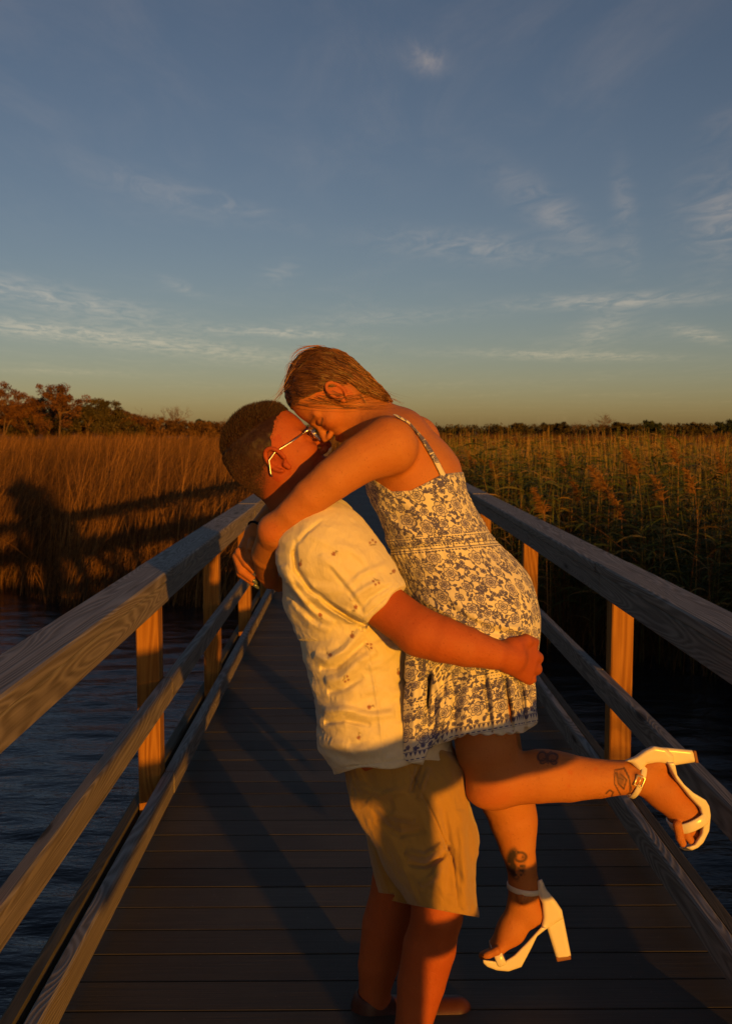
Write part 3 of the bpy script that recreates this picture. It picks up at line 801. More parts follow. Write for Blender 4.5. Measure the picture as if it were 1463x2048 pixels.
nk_a = P(597, 1012, 0); nk_t = P(640, 1075, 0) - nk_a; nk_t /= np.linalg.norm(nk_t)
def shirt_post(p, d):
    x, y = proj(p)
    fold = fbm(p @ np.array([[16., 3, -6], [0, 9, 0], [5, 0, 30]]).T + 3, 3) * .0075
    fold += np.where(y > 1280, fbm(np.stack([p[:, 0] * 14 + p[:, 2] * 10, p[:, 1] * 9, p[:, 2] * 34 - p[:, 0] * 12], 1), 2) * .010, 0)
    d = d - fold - np.abs(fbm(p * 55, 2)) * .0022
    hem = 1546 - (x - 672) * .115 + 5 * np.sin(x * .05) + np.where(x < 700, (x - 700) * .05, 0)
    d = np.maximum(d, (y - hem) / S)
    for sv_, b_, t_ in ((sleeve_n, sl_b, sl_t), (sleeve_f, sr_b, sr_t)):
        e = sv_.ev(p) - fold * .8 - np.abs(fbm(p * 55, 2)) * .002
        e = np.maximum(e, (p - b_) @ t_ - .0025 * np.sin(p[:, 2] * 110 + p[:, 1] * 40))
        k = .022; h = np.maximum(k - np.abs(d - e), 0) / k; d = np.minimum(d, e) - h * h * k * .25
    d = np.maximum(d, -((p - nk_a) @ nk_t))
    return d
shirt.post.append(shirt_post)
shirt.post.append(creases([
    ([(588, 1100), (592, 1140), (620, 1178), (665, 1212), (700, 1235), (735, 1252)], 6, -13),
    ([(592, 1080), (586, 1112), (594, 1140)], 4, -5), ([(645, 1040), (612, 1066), (592, 1090)], 3.5, -4),
    ([(566, 1130), (585, 1180), (625, 1225), (668, 1250)], 8, 7), ([(572, 1165), (600, 1215), (640, 1250)], 7, -6),
    ([(583, 1200), (620, 1245), (660, 1262)], 8, 6), ([(600, 1150), (640, 1195), (700, 1226)], 6, 6),
    ([(626, 1310), (655, 1322), (690, 1300), (722, 1262)], 9, 12), ([(640, 1335), (672, 1335), (705, 1305), (735, 1280)], 7, -9),
    ([(650, 1362), (680, 1358), (712, 1330), (752, 1300)], 10, 11), ([(655, 1385), (690, 1376), (725, 1352)], 7, -7),
    ([(645, 1425), (690, 1420), (735, 1432), (790, 1428)], 9, 10), ([(648, 1445), (690, 1440), (740, 1450)], 6, -8),
    ([(600, 1060), (650, 1085), (700, 1110)], 9, 3), ([(700, 1200), (725, 1180), (765, 1160)], 7, 5),
    ([(690, 1180), (720, 1150), (772, 1128)], 7, 4), ([(715, 1225), (740, 1195), (790, 1165)], 5, -4),
    ([(640, 1110), (680, 1150), (720, 1205)], 8, 4), ([(670, 1080), (720, 1110), (760, 1160)], 9, 4), ([(655, 1130), (700, 1185), (728, 1228)], 5, -4),
    ([(674, 1537), (720, 1531), (770, 1524), (812, 1518)], 1.8, -3), ([(722, 1238), (760, 1205), (796, 1168)], 1.8, -3), ([(725, 1254), (745, 1350), (758, 1430), (768, 1525)], 3, 3), ([(660, 1480), (700, 1500), (760, 1490)], 12, 5),
    ([(700, 1300), (740, 1330), (800, 1335)], 10, 4), ([(720, 1390), (760, 1380), (808, 1390)], 10, 5)], near=20))
cut_arm = [Cone(P(740, 1190, -142), P(838, 1264, -190), px(49), px(52))]
shirt.cut(cut_arm[0], .002)
def cloth_mat(name, base, rough=0.85, weave=900, wr=22, imgname=None, sheen=0.3):
    M = Mat(name, rough, 0.15)
    co = M.coord('Object')
    c = M.mix(M.math('MULTIPLY', M.noise(co, 14, 4, .6), .35), base, tuple(x * .86 for x in base))
    M.base = c
    w = M.math('ADD', M.noise(co, weave, 2, .6), M.math('MULTIPLY', M.noise(M.mapping(co, (1, 1, .5)), wr, 5, .66, 1.6), 4.0))
    M.bump(w, 0.4, 0.004); M.b.inputs['Sheen Weight'].default_value = sheen
    return M
Msh = cloth_mat('cream_linen', (0.75, 0.67, 0.43))
c = Msh.mix(Msh.attr('print'), Msh.base, (0.26, 0.055, 0.03)); c = Msh.mix(Msh.attr('stem'), c, (0.20, 0.12, 0.05)); Msh.color(c)
sh_o, sv = sdf_obj('shirt', shirt, P(540, 1000, 0) * [1, 0, 1] + [-.05, Y0 - .34, -.78], P(960, 1000, 0) * [1, 0, 1] + [.05, Y0 + .34, .05], 0.0028, Msh.m, man_o, 1)
x, y = proj(sv); dep = (sv[:, 1] - Y0) * S
pr = np.zeros(len(sv)); st = np.zeros(len(sv))
motifs = [(667, 1108), (787, 1142), (752, 1164), (711, 1214), (640, 1230), (738, 1292), (704, 1272), (797, 1346), (692, 1358), (738, 1414), (717, 1475), (745, 1085), (660, 1310), (600, 1128)]
nr = grad(shirt, sv) if False else None
for i, (mx, my) in enumerate(motifs):
    a = rng.uniform(0, 6.28); ca, sa = math.cos(a), math.sin(a); k = rng.uniform(.65, .85)
    u_ = ((x - mx) * ca + (y - my) * sa) / k; v_ = (-(x - mx) * sa + (y - my) * ca) / k; fr = dep < 0
    if i % 3 != 2:
        pr = np.maximum(pr, fr * smooth01(1.1, .75, np.hypot(u_ / 5.5, v_ / 6))); st = np.maximum(st, fr * smooth01(1.3, .7, np.hypot((u_ - 1.5) / 1.6, (v_ + 8) / 4.5)))
        st = np.maximum(st, fr * smooth01(1.2, .7, np.hypot((u_ - 4) / 3.5, (v_ + 10) / 1.6)))
    else:
        for q in range(3):
            pr = np.maximum(pr, fr * smooth01(1.2, .7, np.hypot((u_ - 7 * (q - 1)) / 3.4, (v_ - (q % 2) * 6) / 3.2)))
        st = np.maximum(st, fr * smooth01(1.3, .6, np.hypot(u_ / 9, (v_ + 5 + .03 * u_ ** 2) / 1.7)))
add_attr(sh_o, 'print', pr * .85); add_attr(sh_o, 'stem', st * .8)

# shorts -----------------------------------------------------------------
shorts = Body()
shorts.tubes([(770, 1490, 0), (812, 1575, 0)], [(92, 112), (116, 126)], .04)
shorts.tubes([(815, 1575, -55), (858, 1700, -72), (892, 1822, -78)], [(118, 88), (92, 86), (63, 84)], .03)
shorts.tubes([(800, 1575, 62), (812, 1680, 85), (812, 1800, 95)], [(100, 90), (76, 84), (66, 80)], .03)
sa_, sb_ = P(858, 1700, -72), P(892, 1822, -78); sh_t = (sb_ - sa_) / np.linalg.norm(sb_ - sa_)
def shorts_post(p, d):
    x, y = proj(p)
    d = d - fbm(np.stack([p[:, 0] * 22 + p[:, 2] * 9, p[:, 1] * 12, p[:, 2] * 9], 1), 3) * .014 - fbm(p * 40, 2) * .002
    hem = 1811 + (x - 829) * .19
    near = p[:, 1] < Y0 + .02
    d = np.where(near, np.maximum(d, (y - hem) / S), np.maximum(d, (y - 1790 - .1 * (x - 800)) / S))
    return np.maximum(d, (1490 - y) / S)
shorts.post.append(shorts_post)
shorts.post.append(creases([
    ([(812, 1530), (835, 1570), (870, 1640), (905, 1720), (915, 1815)], 2.5, -6.0), ([(838, 1530), (828, 1560), (822, 1585)], 5, -12.0), ([(858, 1535), (845, 1570), (836, 1600)], 5, 9.0),
    ([(815, 1725), (850, 1730), (885, 1712), (895, 1690)], 7, -13.5), ([(810, 1705), (850, 1712), (885, 1690)], 8, 10.5),
    ([(735, 1600), (775, 1630), (830, 1640)], 9, 9.0), ([(750, 1640), (800, 1668), (850, 1660)], 8, -7.5), ([(700, 1565), (760, 1590), (820, 1580)], 9, 6.0),
    ([(920, 1620), (928, 1720), (930, 1820)], 9, 7.5), ([(880, 1600), (900, 1700), (898, 1790)], 8, -6.0), ([(840, 1770), (870, 1750), (890, 1700)], 8, 7.5)], near=10))
Mk = cloth_mat('khaki_twill', (0.43, 0.245, 0.05), .9, 700, 16); Mk.color(Mk.base)
so_, sov = sdf_obj('shorts', shorts, P(680, 1500, 0) * [1, 0, 1] + [-.05, Y0 - .3, -.48], P(990, 1470, 0) * [1, 0, 1] + [.03, Y0 + .3, .02], 0.003, Mk.m, man_o, 1)

# shoes ------------------------------------------------------------------
Mlea = Mat('brown_leather', 0.45, 0.4); Mlea.color(Mlea.mix(Mlea.noise(Mlea.coord(), 20, 4, .6), (0.10, 0.030, 0.012), (0.045, 0.014, 0.007)))
Mlea.bump(Mlea.noise(Mlea.coord(), 200, 3, .6), .2, .002)
Msole = Mat('pale_rubber_sole', 0.7, 0.3); Msole.color((0.35, 0.25, 0.16))
def man_shoe(ax, ay, dd, tx, ty):
    b = Body()
    b.chain([(ax - 10, ay + 6, dd), (ax + 60, ay + 12, dd - 2), (tx - 28, ty, dd - 4)], [37, 40, 33], .03)
    b.add(Tube(P(ax - 6, ay - 18, dd), P(ax - 8, ay + 15, dd), px(38), px(36), px(38), px(38)), .02)
    b.cut(Tube(P(ax - 1, ay - 60, dd), P(ax + 2, ay - 2, dd), px(33), px(32), px(32), px(30)), .006)
    zf = P(ax, ay + 34, dd)[2]
    b.post.append(lambda p, d: np.maximum(d, zf - p[:, 2]))
    o, v = sdf_obj('shoe', b, P(ax - 70, ay + 80, dd) - [0, .12, .03], P(tx + 30, ay - 80, dd) + [0, .12, .03], 0.003, Mlea.m, man_o)
    s = Body(); c_ = P((ax - 45 + tx) / 2, ay, dd); s.add(Box((c_[0], c_[1], zf - .008), np.eye(3), (px((tx - ax + 52) / 2), px(38), .012), .011), .01)
    sdf_obj('sole', s, c_ - .3, c_ + .3, 0.003, Msole.m, o)
man_shoe(746, 2020, 96, 940, 2024); man_shoe(815, 2130, -78, 1000, 2140)
# ------------------------------------------------------------------ the woman
WH_C = P(646, 778, -6); WH_M = frame(-.47, .88, -.88, -.47, yaw=0.05); WH_L = px(73)
woman = Body()
wg = head(woman, WH_C, WH_M, WH_L, True)
woman.tubes([(690, 800, -2), (735, 835, 0), (790, 885, 0)], [(40, 38), (38, 38), (46, 60)], .025)
woman.add(Cone(P(742, 835, -20), P(775, 880, -95), px(26), px(40)), .05)
woman.add(Cone(P(752, 828, 20), P(818, 880, 90), px(24), px(34)), .05)
woman.add(Tube(P(806, 858, 40), P(866, 945, 40), px(36), px(78), px(48), px(84)), .04)
woman.tubes([(800, 885, 0), (826, 955, 0), (862, 1055, 0), (890, 1115, 0), (938, 1200, 0), (950, 1250, 0), (948, 1330, 0)],
            [(58, 105), (86, 112), (82, 98), (84, 100), (112, 126), (110, 126), (98, 118)], .035)
woman.chain([(775, 893, -122), (722, 918, -140), (666, 958, -152), (622, 993, -152), (586, 1028, -145), (550, 1060, -128)], [60, 48, 42, 37, 32.5, 30.5], .02)
woman.chain([(550, 1062, -126), (534, 1108, -50), (534, 1146, 34), (540, 1162, 62)], [33, 31, 22, 16], .02)
woman.add(Tube(P(538, 1158, 60), P(562, 1170, 84), px(14), px(10), px(17), px(10)), .012)
for k in range(4): woman.chain([(560, 1162 + 4 * k, 84 + 9 * k), (584, 1164 + 6 * k, 92 + 10 * k)], [8, 6], .004)
# far arm round his neck, its hand showing beyond her near elbow
woman.chain([(826, 884, 112), (705, 935, 150), (606, 985, 140)], [54, 40, 32], .02)
woman.chain([(606, 985, 140), (548, 1030, 90), (509, 1064, 46)], [32, 27, 17.5], .02)
woman.add(Tube(P(508, 1066, 45), P(488, 1112, 36), px(19), px(12), px(22), px(12), C_F * .8 + C_R * .5), .012)
woman.add(Ell(P(503, 1112, 26), np.array([C_R, C_U, C_F]), (px(11), px(22), px(12))), .012)
for a, b_, c_, r in (((480, 1104, 28), (494, 1126, 20), (507, 1141, 18), (10.5, 9.5, 7)), ((475, 1112, 36), (484, 1140, 30), (504, 1158, 26), (10.5, 9.5, 7)),
                     ((474, 1114, 45), (482, 1146, 42), (506, 1166, 38), (10, 9, 6.5)), ((478, 1116, 54), (490, 1146, 54), (503, 1160, 52), (9, 8, 6))):
    woman.chain([a, b_, c_], r, .004)
woman.chain([(508, 1080, 34), (506, 1088, 16), (503, 1096, 10)], [11, 10.5, 9.5], .006)
# near leg, kicked up behind
woman.chain([(945, 1300, -45), (964, 1420, -62), (973, 1500, -74), (990, 1557, -80)], [72, 66, 63, 55], .025)
woman.add(Ell(P(972, 1582, -86), np.array([C_R, C_U, C_F]), (px(40), px(32), px(42))), .02)
woman.chain([(996, 1560, -80), (1075, 1555, -78), (1135, 1556, -70), (1195, 1557, -62), (1245, 1555, -56), (1274, 1552, -54)], [53, 51, 48, 39.5, 34, 31], .025)
woman.add(Ell(P(1090, 1540, -76), np.array([C_R, C_U, C_F]), (px(60), px(38), px(42))), .02)
woman.add(Ell(P(1306, 1526, -54), np.array([C_R, C_U, C_F]), (px(30), px(26), px(27))), .015)
woman.add(Ell(P(1276, 1560, -86), np.array([C_R, C_U, C_F]), (px(12), px(13), px(8))), .01)
woman.tubes([(1282, 1553, -54), (1326, 1582, -54), (1372, 1630, -54)], [(33, 27), (34, 29), (31, 34)], .02)
for a_, b_, c_, r in (((1354, 1650, -84), (1359, 1676, -86), (1364, 1687, -86), (10, 8.5, 7.8)), ((1365, 1648, -74), (1374, 1672, -76), (1380, 1681, -76), (10, 8.5, 8)), ((1376, 1644, -62), (1385, 1664, -64), (1390, 1672, -64), (10.5, 9, 8.5)),
                      ((1386, 1638, -48), (1393, 1652, -50), (1397, 1660, -50), (11, 10, 9)), ((1392, 1634, -32), (1398, 1648, -32), (1401, 1656, -32), (13, 12, 11))):
    woman.chain([a_, b_, c_], r, .004)
# far leg, hanging straight down
woman.chain([(948, 1300, 50), (980, 1480, 62), (1008, 1585, 62)], [70, 60, 52], .025)
woman.chain([(1010, 1590, 62), (1022, 1640, 58), (1033, 1690, 58), (1042, 1730, 58), (1047, 1775, 60)], [50, 46, 37, 31, 29], .025)
woman.add(Ell(P(1042, 1640, 64), np.array([C_R, C_U, C_F]), (px(32), px(62), px(38))), .02)
woman.chain([(1047, 1775, 60), (1048, 1800, 60)], [29, 30], .02)
woman.add(Ell(P(1062, 1826, 60), np.array([C_R, C_U, C_F]), (px(27), px(30), px(27))), .015)
woman.add(Ell(P(1046, 1796, 28), np.array([C_R, C_U, C_F]), (px(13), px(13), px(8))), .01)
woman.tubes([(1046, 1815, 60), (1022, 1860, 60), (992, 1893, 60)], [(34, 27), (29, 28), (15, 34)], .02)
for k in range(5):
    dd = 28 + 15.5 * k
    woman.chain([(992 - k, 1902, dd), (977 - 1.5 * k, 1909, dd), (971 - 1.5 * k, 1911, dd)], [9 + .3 * k, 7.5 + .4 * k, 6.8 + .5 * k], .005)
lo, hi = P(455, 680, 0), P(1430, 1960, 0)
wom_o, wv = sdf_obj('person', woman, (lo[0] - .02, Y0 - .30, hi[2] - .02), (hi[0] + .02, Y0 + .30, lo[2] + .02), 0.0028, M_skin_w)
tag(wom_o, 'woman in a blue floral sundress and white heels held off the ground', 'person')
x, y = proj(wv); fr = (wv[:, 1] - Y0) * S
hf, hu, hl = head_local(wv, WH_C, WH_M, WH_L)
inh = (np.abs(hf) < 1.5) & (hu > -1.6) & (hu < 1.3) & (np.abs(hl) < 1.1)
ink = inh * np.exp(-((hu + .15 + .12 * (np.abs(hl) - .3)) / .04) ** 2) * ((np.abs(hl) > .10) & (np.abs(hl) < .58) & (hf > .55)) * .6
ink = np.maximum(ink, inh * np.exp(-((hu + .45 - .1 * (np.abs(hl) - .34) ** 2 * 9) / .028) ** 2) * ((np.abs(hl) > .16) & (np.abs(hl) < .56) & (hf > .6)) * .95)
def line_ink(pts, w, amt=.85, near=True):
    e, t = seg_dist(x, y, pts); return smooth01(w * 1.5, w * .5, e) * amt * ((fr < -75) if near is True else (fr < near))
leg = fr < -60
def blob(cx, cy, rx, ry, a=0.0):
    u_ = (x - cx) * math.cos(a) + (y - cy) * math.sin(a); v_ = -(x - cx) * math.sin(a) + (y - cy) * math.cos(a)
    return np.hypot(u_ / rx, v_ / ry)
tat = np.zeros(len(x))
for cx, cy, rx, ry, a in ((1083, 1513, 9, 10, .4), (1104, 1515, 11, 9, -.3), (1086, 1522, 8, 5, -.5), (1106, 1524, 7, 5, .3)):     # butterfly on the calf
    b_ = blob(cx, cy, rx, ry, a); tat = np.maximum(tat, leg * np.maximum(smooth01(.42, .08, np.abs(b_ - .9)) * .9, smooth01(1, .5, b_) * .6))
tat = np.maximum(tat, line_ink([(1093, 1508), (1095, 1526)], 2.2)); tat = np.maximum(tat, line_ink([(1094, 1508), (1101, 1503), (1111, 1511)], 1.3))
for pts, w in (([(1229, 1540), (1247, 1537), (1258, 1560), (1259, 1585), (1250, 1592)], 1.7), ([(1243, 1528), (1256, 1552), (1262, 1580)], 1.4),
               ([(1232, 1545), (1235, 1566), (1246, 1578), (1252, 1560), (1240, 1548)], 1.8), ([(1236, 1556), (1246, 1560)], 1.6), ([(1211, 1587), (1218, 1580), (1225, 1584), (1222, 1592)], 1.6), ([(1228, 1543), (1228, 1568), (1240, 1590)], 1.5)):
    tat = np.maximum(tat, line_ink(pts, w, .8))
tat = np.maximum(tat, leg * smooth01(1.1, .4, blob(1240, 1558, 11, 20)) * .6)
far = (fr > 0) & (fr < 62)
bl = blob(1031, 1728, 20, 34, -.15)
n_ = vnoise(np.stack([x * .22, y * .22, x * 0], 1))
tat = np.maximum(tat, far * smooth01(1.15, .75, bl) * np.clip(.5 + n_ * .9 + smooth01(1040, 1022, x) * .9, 0, .97))
tat = tat * (1 - far * smooth01(1.1, .5, blob(1035, 1722, 9, 11)) * .75)
tat = np.maximum(tat, far * smooth01(.5, .1, np.abs(blob(1040, 1714, 11, 9) - 1)) * .8)
add_attr(wom_o, 'ink', np.clip(ink + tat, 0, 1))
flush = inh * (np.exp(-((hu + 1.03) / .07) ** 2) * (hf > .85) * .9 + np.exp(-(((hu + .62) / .25) ** 2 + ((np.abs(hl) - .42) / .2) ** 2)) * (hf > .3) * .35 + (np.abs(hl) > .72) * (np.abs(hu + .4) < .45) * .45)
flush = np.maximum(flush, smooth01(30, 12, np.hypot(x - 541, y - 1064)) * .35 * (fr < -60))
flush = np.maximum(flush, (y > 1530) * (x > 940) * (x < 1030) * smooth01(1.2, .4, blob(985, 1590, 45, 32)) * .3)
for bx_, by_, r_ in ((1140, 1545, 6), (1190, 1538, 5), (1137, 1572, 4), (1165, 1558, 3)): flush = np.maximum(flush, leg * smooth01(1.3, .3, blob(bx_, by_, r_, r_)) * .4)
add_attr(wom_o, 'flush', np.clip(flush, 0, 1))

def surf(body, xx, yy, out=0.0, d0=-330):
    """where lines of sight through photo points first meet a body, pushed out a little"""
    xx, yy = np.atleast_1d(np.asarray(xx, float)), np.atleast_1d(np.asarray(yy, float))
    p = np.array([P(a_, b_, d0) for a_, b_ in zip(xx, yy)]); dr = p - CAM; dr /= np.linalg.norm(dr, axis=1)[:, None]
    for i in range(60): p = p + dr * np.maximum(body.ev(p) * .8, -.01)[:, None]
    return p + grad(body, p) * np.asarray(out).reshape(-1, 1)
def surf_path(body, pts, out, n=18):
    pts = np.array(pts, float); t = np.linspace(0, len(pts) - 1, n)
    return surf(body, np.interp(t, range(len(pts)), pts[:, 0]), np.interp(t, range(len(pts)), pts[:, 1]), out)

# fingernails, hair tie
Mn = Mat('grey_nail_polish', 0.2, 0.5); Mn.color((0.10, 0.12, 0.115))
for a, b_, r in (((505, 1139, 17), (517, 1150, 16), 5.2), ((502, 1156, 25), (515, 1168, 24), 5.2), ((505, 1165, 37), (518, 1178, 36), 5.0), ((502, 1160, 51), (513, 1170, 52), 4.6)):
    m_ = MB(); A, B_ = P(*a), P(*b_); m_.tube([A, A * .6 + B_ * .4, A * .15 + B_ * .85, B_], [px(r * .9), px(r), px(r * .6), px(r * .12)], 8)
    m_.build('fingernail', Mn.m, wom_o, True)
Mt = Mat('black_elastic', 0.8, 0.2); Mt.color((0.01, 0.01, 0.012))
ax_ = P(548, 1030, 90) - P(509, 1064, 46); ax_ /= np.linalg.norm(ax_); e1 = np.cross(ax_, C_F); e1 /= np.linalg.norm(e1); e2 = np.cross(ax_, e1)
m_ = MB(); c_ = P(513, 1060, 51); m_.tube([c_ + px(20.5) * (math.cos(a) * e1 + math.sin(a) * e2) for a in np.linspace(0, 2 * math.pi, 25)], px(2.6), 6, False)
m_.build('hair_tie', Mt.m, wom_o, True)

# hair: a smooth cap drawn back to the nape, then long ribbons over it ---------------------
wl_f = [-1.4, -.9, -.55, -.3, -.07, .12, .28, .55, .80, 1.1]; wl_u = [-1.6, -1.25, -.9, -.55, -.24, -.08, .10, .34, .50, .62]
def wom_hair_mask(p):
    f, u, l = head_local(p, WH_C, WH_M, WH_L)
    return u - np.interp(f, wl_f, wl_u) + vnoise(p * 60) * .03 + np.where((np.abs(l) < .5) & (f > .6), (.5 - np.abs(l)) * .15, 0)
wh = Body(); wh.add(Ell(WH_C, WH_M, (WH_L * 1.0, WH_L * .95, WH_L * .78)), .01)
wh.add(Ell(wg(.42, -.5), WH_M, (WH_L * .54, WH_L * .74, WH_L * .58)), WH_L * .2)
def wh_post(p, d):
    mk = wom_hair_mask(p); f, u, l = head_local(p, WH_C, WH_M, WH_L)
    stria = np.sin(l * 22 + fbm(p * 26, 2) * 6) * .0022 - fbm(p * 45, 2) * .005 - fbm(p * 18 + 4, 2) * .006
    return np.maximum(d - .0018 - np.clip(mk * .5, 0, 1) * WH_L * .13 - stria, -mk * WH_L * .6)
wh.post.append(wh_post)
tail = Body()
for dd in (-24, -2, 22):
    tail.chain([(688, 742, dd), (722, 764, dd * 1.2), (752, 782, dd * 1.3), (784, 803, dd * 1.3)], [27, 20, 11, 2.5], .012)
tail.post.append(lambda p, d: d - np.sin(p[:, 1] * 420 + fbm(p * 30, 2) * 4) * .0010)
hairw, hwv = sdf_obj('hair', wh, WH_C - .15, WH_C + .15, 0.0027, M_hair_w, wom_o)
add_attr(hairw, 'shade', np.clip((.35 + .5 * fbm(hwv * 50)) * (.3 + .8 * smooth01(.75, -.1, head_local(hwv, WH_C, WH_M, WH_L)[1])), 0, 1))  # dark crown, golden below: the fall of sunlight painted into the hair colour
tl, tlv = sdf_obj('hair_tail', tail, P(640, 830, 0) - [0, .12, 0], P(820, 690, 0) + [0, .12, 0], 0.0027, M_hair_w, hairw)
add_attr(tl, 'shade', np.clip(.35 + .5 * fbm(tlv * 50), 0, 1))
both = Body(); both.items = []
def hair_sd(p): return np.minimum(wh.ev(p), tail.ev(p))
def hgrad(p, e=.002):
    g_ = np.stack([hair_sd(p + np.eye(3)[k] * e) - hair_sd(p - np.eye(3)[k] * e) for k in range(3)], 1); return g_ / (np.linalg.norm(g_, axis=1)[:, None] + 1e-9)
roots = hwv[rng.integers(0, len(hwv), 11000)]; roots = roots[(wom_hair_mask(roots) > -.02)]
f, u, l = head_local(roots, WH_C, WH_M, WH_L)
nape_t = np.stack([P(742, 778, dd) for dd in np.clip(-l * 38, -48, 48)]); end_t = np.stack([P(806, 812, dd) for dd in np.clip(-l * 45, -52, 52)])
p = roots.copy(); path = [p.copy()]; stepl = px(13) * rng.uniform(.75, 1.1, len(p))
for it in range(13):
    tgt = np.where((np.linalg.norm(p - nape_t, axis=1) > px(30))[:, None], nape_t, end_t)
    dv = tgt - p; dv /= np.linalg.norm(dv, axis=1)[:, None] + 1e-9
    g_ = hgrad(p); dv = dv - g_ * (dv * g_).sum(1)[:, None] * .9 - MH_M[2] * 0
    dv /= np.linalg.norm(dv, axis=1)[:, None] + 1e-9
    p = p + dv * stepl[:, None]; g_ = hgrad(p); p = p + g_ * (np.clip(.0014 - hair_sd(p), -.004, .01) + rng.normal(0, .0012, len(p)))[:, None]
    path.append(p.copy())
paths = np.stack(path, 1)
dk = smooth01(.75, -.1, head_local(roots, WH_C, WH_M, WH_L)[1])  # strands paler towards ear and nape, imitating sunlight by colour
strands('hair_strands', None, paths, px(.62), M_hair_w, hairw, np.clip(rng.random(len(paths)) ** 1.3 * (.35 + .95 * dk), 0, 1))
# loose wisps lifted by the wind, and thin locks drawn from the brow across the cheek
wis = []
for q in range(42):
    k = rng.random(); a = np.array([np.interp(k, [0, .5, 1], [588, 630, 668]), np.interp(k, [0, .5, 1], [810, 795, 780])]) + rng.normal(0, 3, 2)
    e = np.array([rng.uniform(740, 806), 0]); e[1] = 778 + (e[0] - 740) * .5 + rng.normal(4, 6)
    m_ = (a + e) / 2 + [rng.normal(-6, 8), 14 + rng.normal(0, 7) + (1 - k) * 10]
    t = np.linspace(0, 1, 14)[:, None]; cur = (1 - t) ** 2 * a + 2 * t * (1 - t) * m_ + t * t * e
    wis.append(cur)
wis = np.array(wis); wis = list(surf(woman, wis[..., 0].ravel(), wis[..., 1].ravel(), np.repeat(.0022 + rng.random(len(wis)) * .002, 14)).reshape(len(wis), 14, 3))
for (a, b_, c_, d_) in (((640, 694), (600, 690), (582, 705), (577, 722)), ((630, 696), (596, 697), (578, 715), (585, 728)), ((600, 710), (575, 735), (568, 770), (560, 790)),
                        ((585, 735), (568, 760), (562, 790), (548, 800)), ((578, 770), (562, 785), (552, 800), (540, 806)), ((650, 694), (620, 686), (600, 694), (590, 700)),
                        ((740, 786), (762, 800), (772, 815), (764, 826)), ((745, 784), (775, 806), (782, 818), (770, 838)), ((720, 790), (735, 808), (732, 822), (722, 830)), ((735, 778), (765, 790), (790, 800), (806, 812)), ((738, 782), (768, 798), (788, 812), (796, 826)), ((700, 742), (735, 756), (768, 782), (800, 800)), ((600, 812), (632, 812), (672, 802), (705, 796)),
                        ((610, 806), (640, 826), (680, 822), (710, 812)), ((745, 790), (760, 812), (748, 828), (742, 836)), ((590, 725), (574, 720), (572, 738), (578, 748)), ((620, 800), (650, 800), (690, 790), (730, 792)), ((616, 808), (650, 842), (656, 862), (668, 872))):
    for q in range(4 if a[0] > 700 else 5):
        pts = np.array([a, b_, c_, d_], float) + rng.normal(0, 5, (4, 2)) * [[.5], [.7], [1], [1.4]]
        t = np.linspace(0, 1, 14)[:, None]
        cur = (1 - t) ** 3 * pts[0] + 3 * t * (1 - t) ** 2 * pts[1] + 3 * t * t * (1 - t) * pts[2] + t ** 3 * pts[3]
        s0 = surf(wh if a[0] < 700 else woman, a[0] if a[0] > 600 else a[0] + 12, a[1] + 4, .002)[0]; dd = (s0[1] - Y0) * S
        wis.append(PS(*[(cx_, cy_, max(dd, -70) - 3) for cx_, cy_ in cur]))
strands('hair_wisps', None, np.array(wis), px(.7), M_hair_w, hairw, rng.random(len(wis)))

# dress ------------------------------------------------------------------
AX = np.array([(800, 890), (822, 945), (862, 1058), (896, 1125), (940, 1212), (954, 1300), (944, 1400), (940, 1480)], float)
AXT = np.gradient(AX, axis=0); AXT = AXT * .5 + np.array([.22, .9]) * np.linalg.norm(AXT, axis=1)[:, None] * .5; AXT /= np.linalg.norm(AXT, axis=1)[:, None]
AXL = np.concatenate([[0], np.cumsum(np.hypot(*np.diff(AX, axis=0).T))])
dress = Body()
dress.tubes([(*a, 0) for a in [(800, 890), (824, 950), (862, 1055), (890, 1112), (938, 1200), (951, 1250), (954, 1302)]],
            [(64, 112), (92, 121), (89, 107), (93, 110), (121, 139), (121, 139), (112, 130)], .03)
dress.tubes([(953, 1296, 0), (938, 1392, 0), (944, 1480, 0)], [(114, 134), (122, 140), (133, 150)], .03)
dress.add(Tube(P(838, 1300, -110), P(834, 1535, -118), px(26), px(26), px(34), px(28)), .03)
top_x = [660, 700, 744, 783, 821, 859, 885, 930, 1000]; top_y = [960, 945, 957, 983, 981, 962, 948, 943, 943]
hem_x = [780, 806, 845, 856, 866, 930, 1004, 1045, 1072, 1120]; hem_y = [1520, 1522, 1528, 1500, 1490, 1470, 1469, 1464, 1447, 1440]
def axis_uv(p):
    x, y = proj(p); d = (p[:, 1] - Y0) * S
    t_ = (y - 890) + (.09 + .10 * smooth01(1150, 1420, y)) * (x - 890); side = x - np.interp(y, AX[:, 1], AX[:, 0])
    return t_, np.arctan2(side, -d), x, y
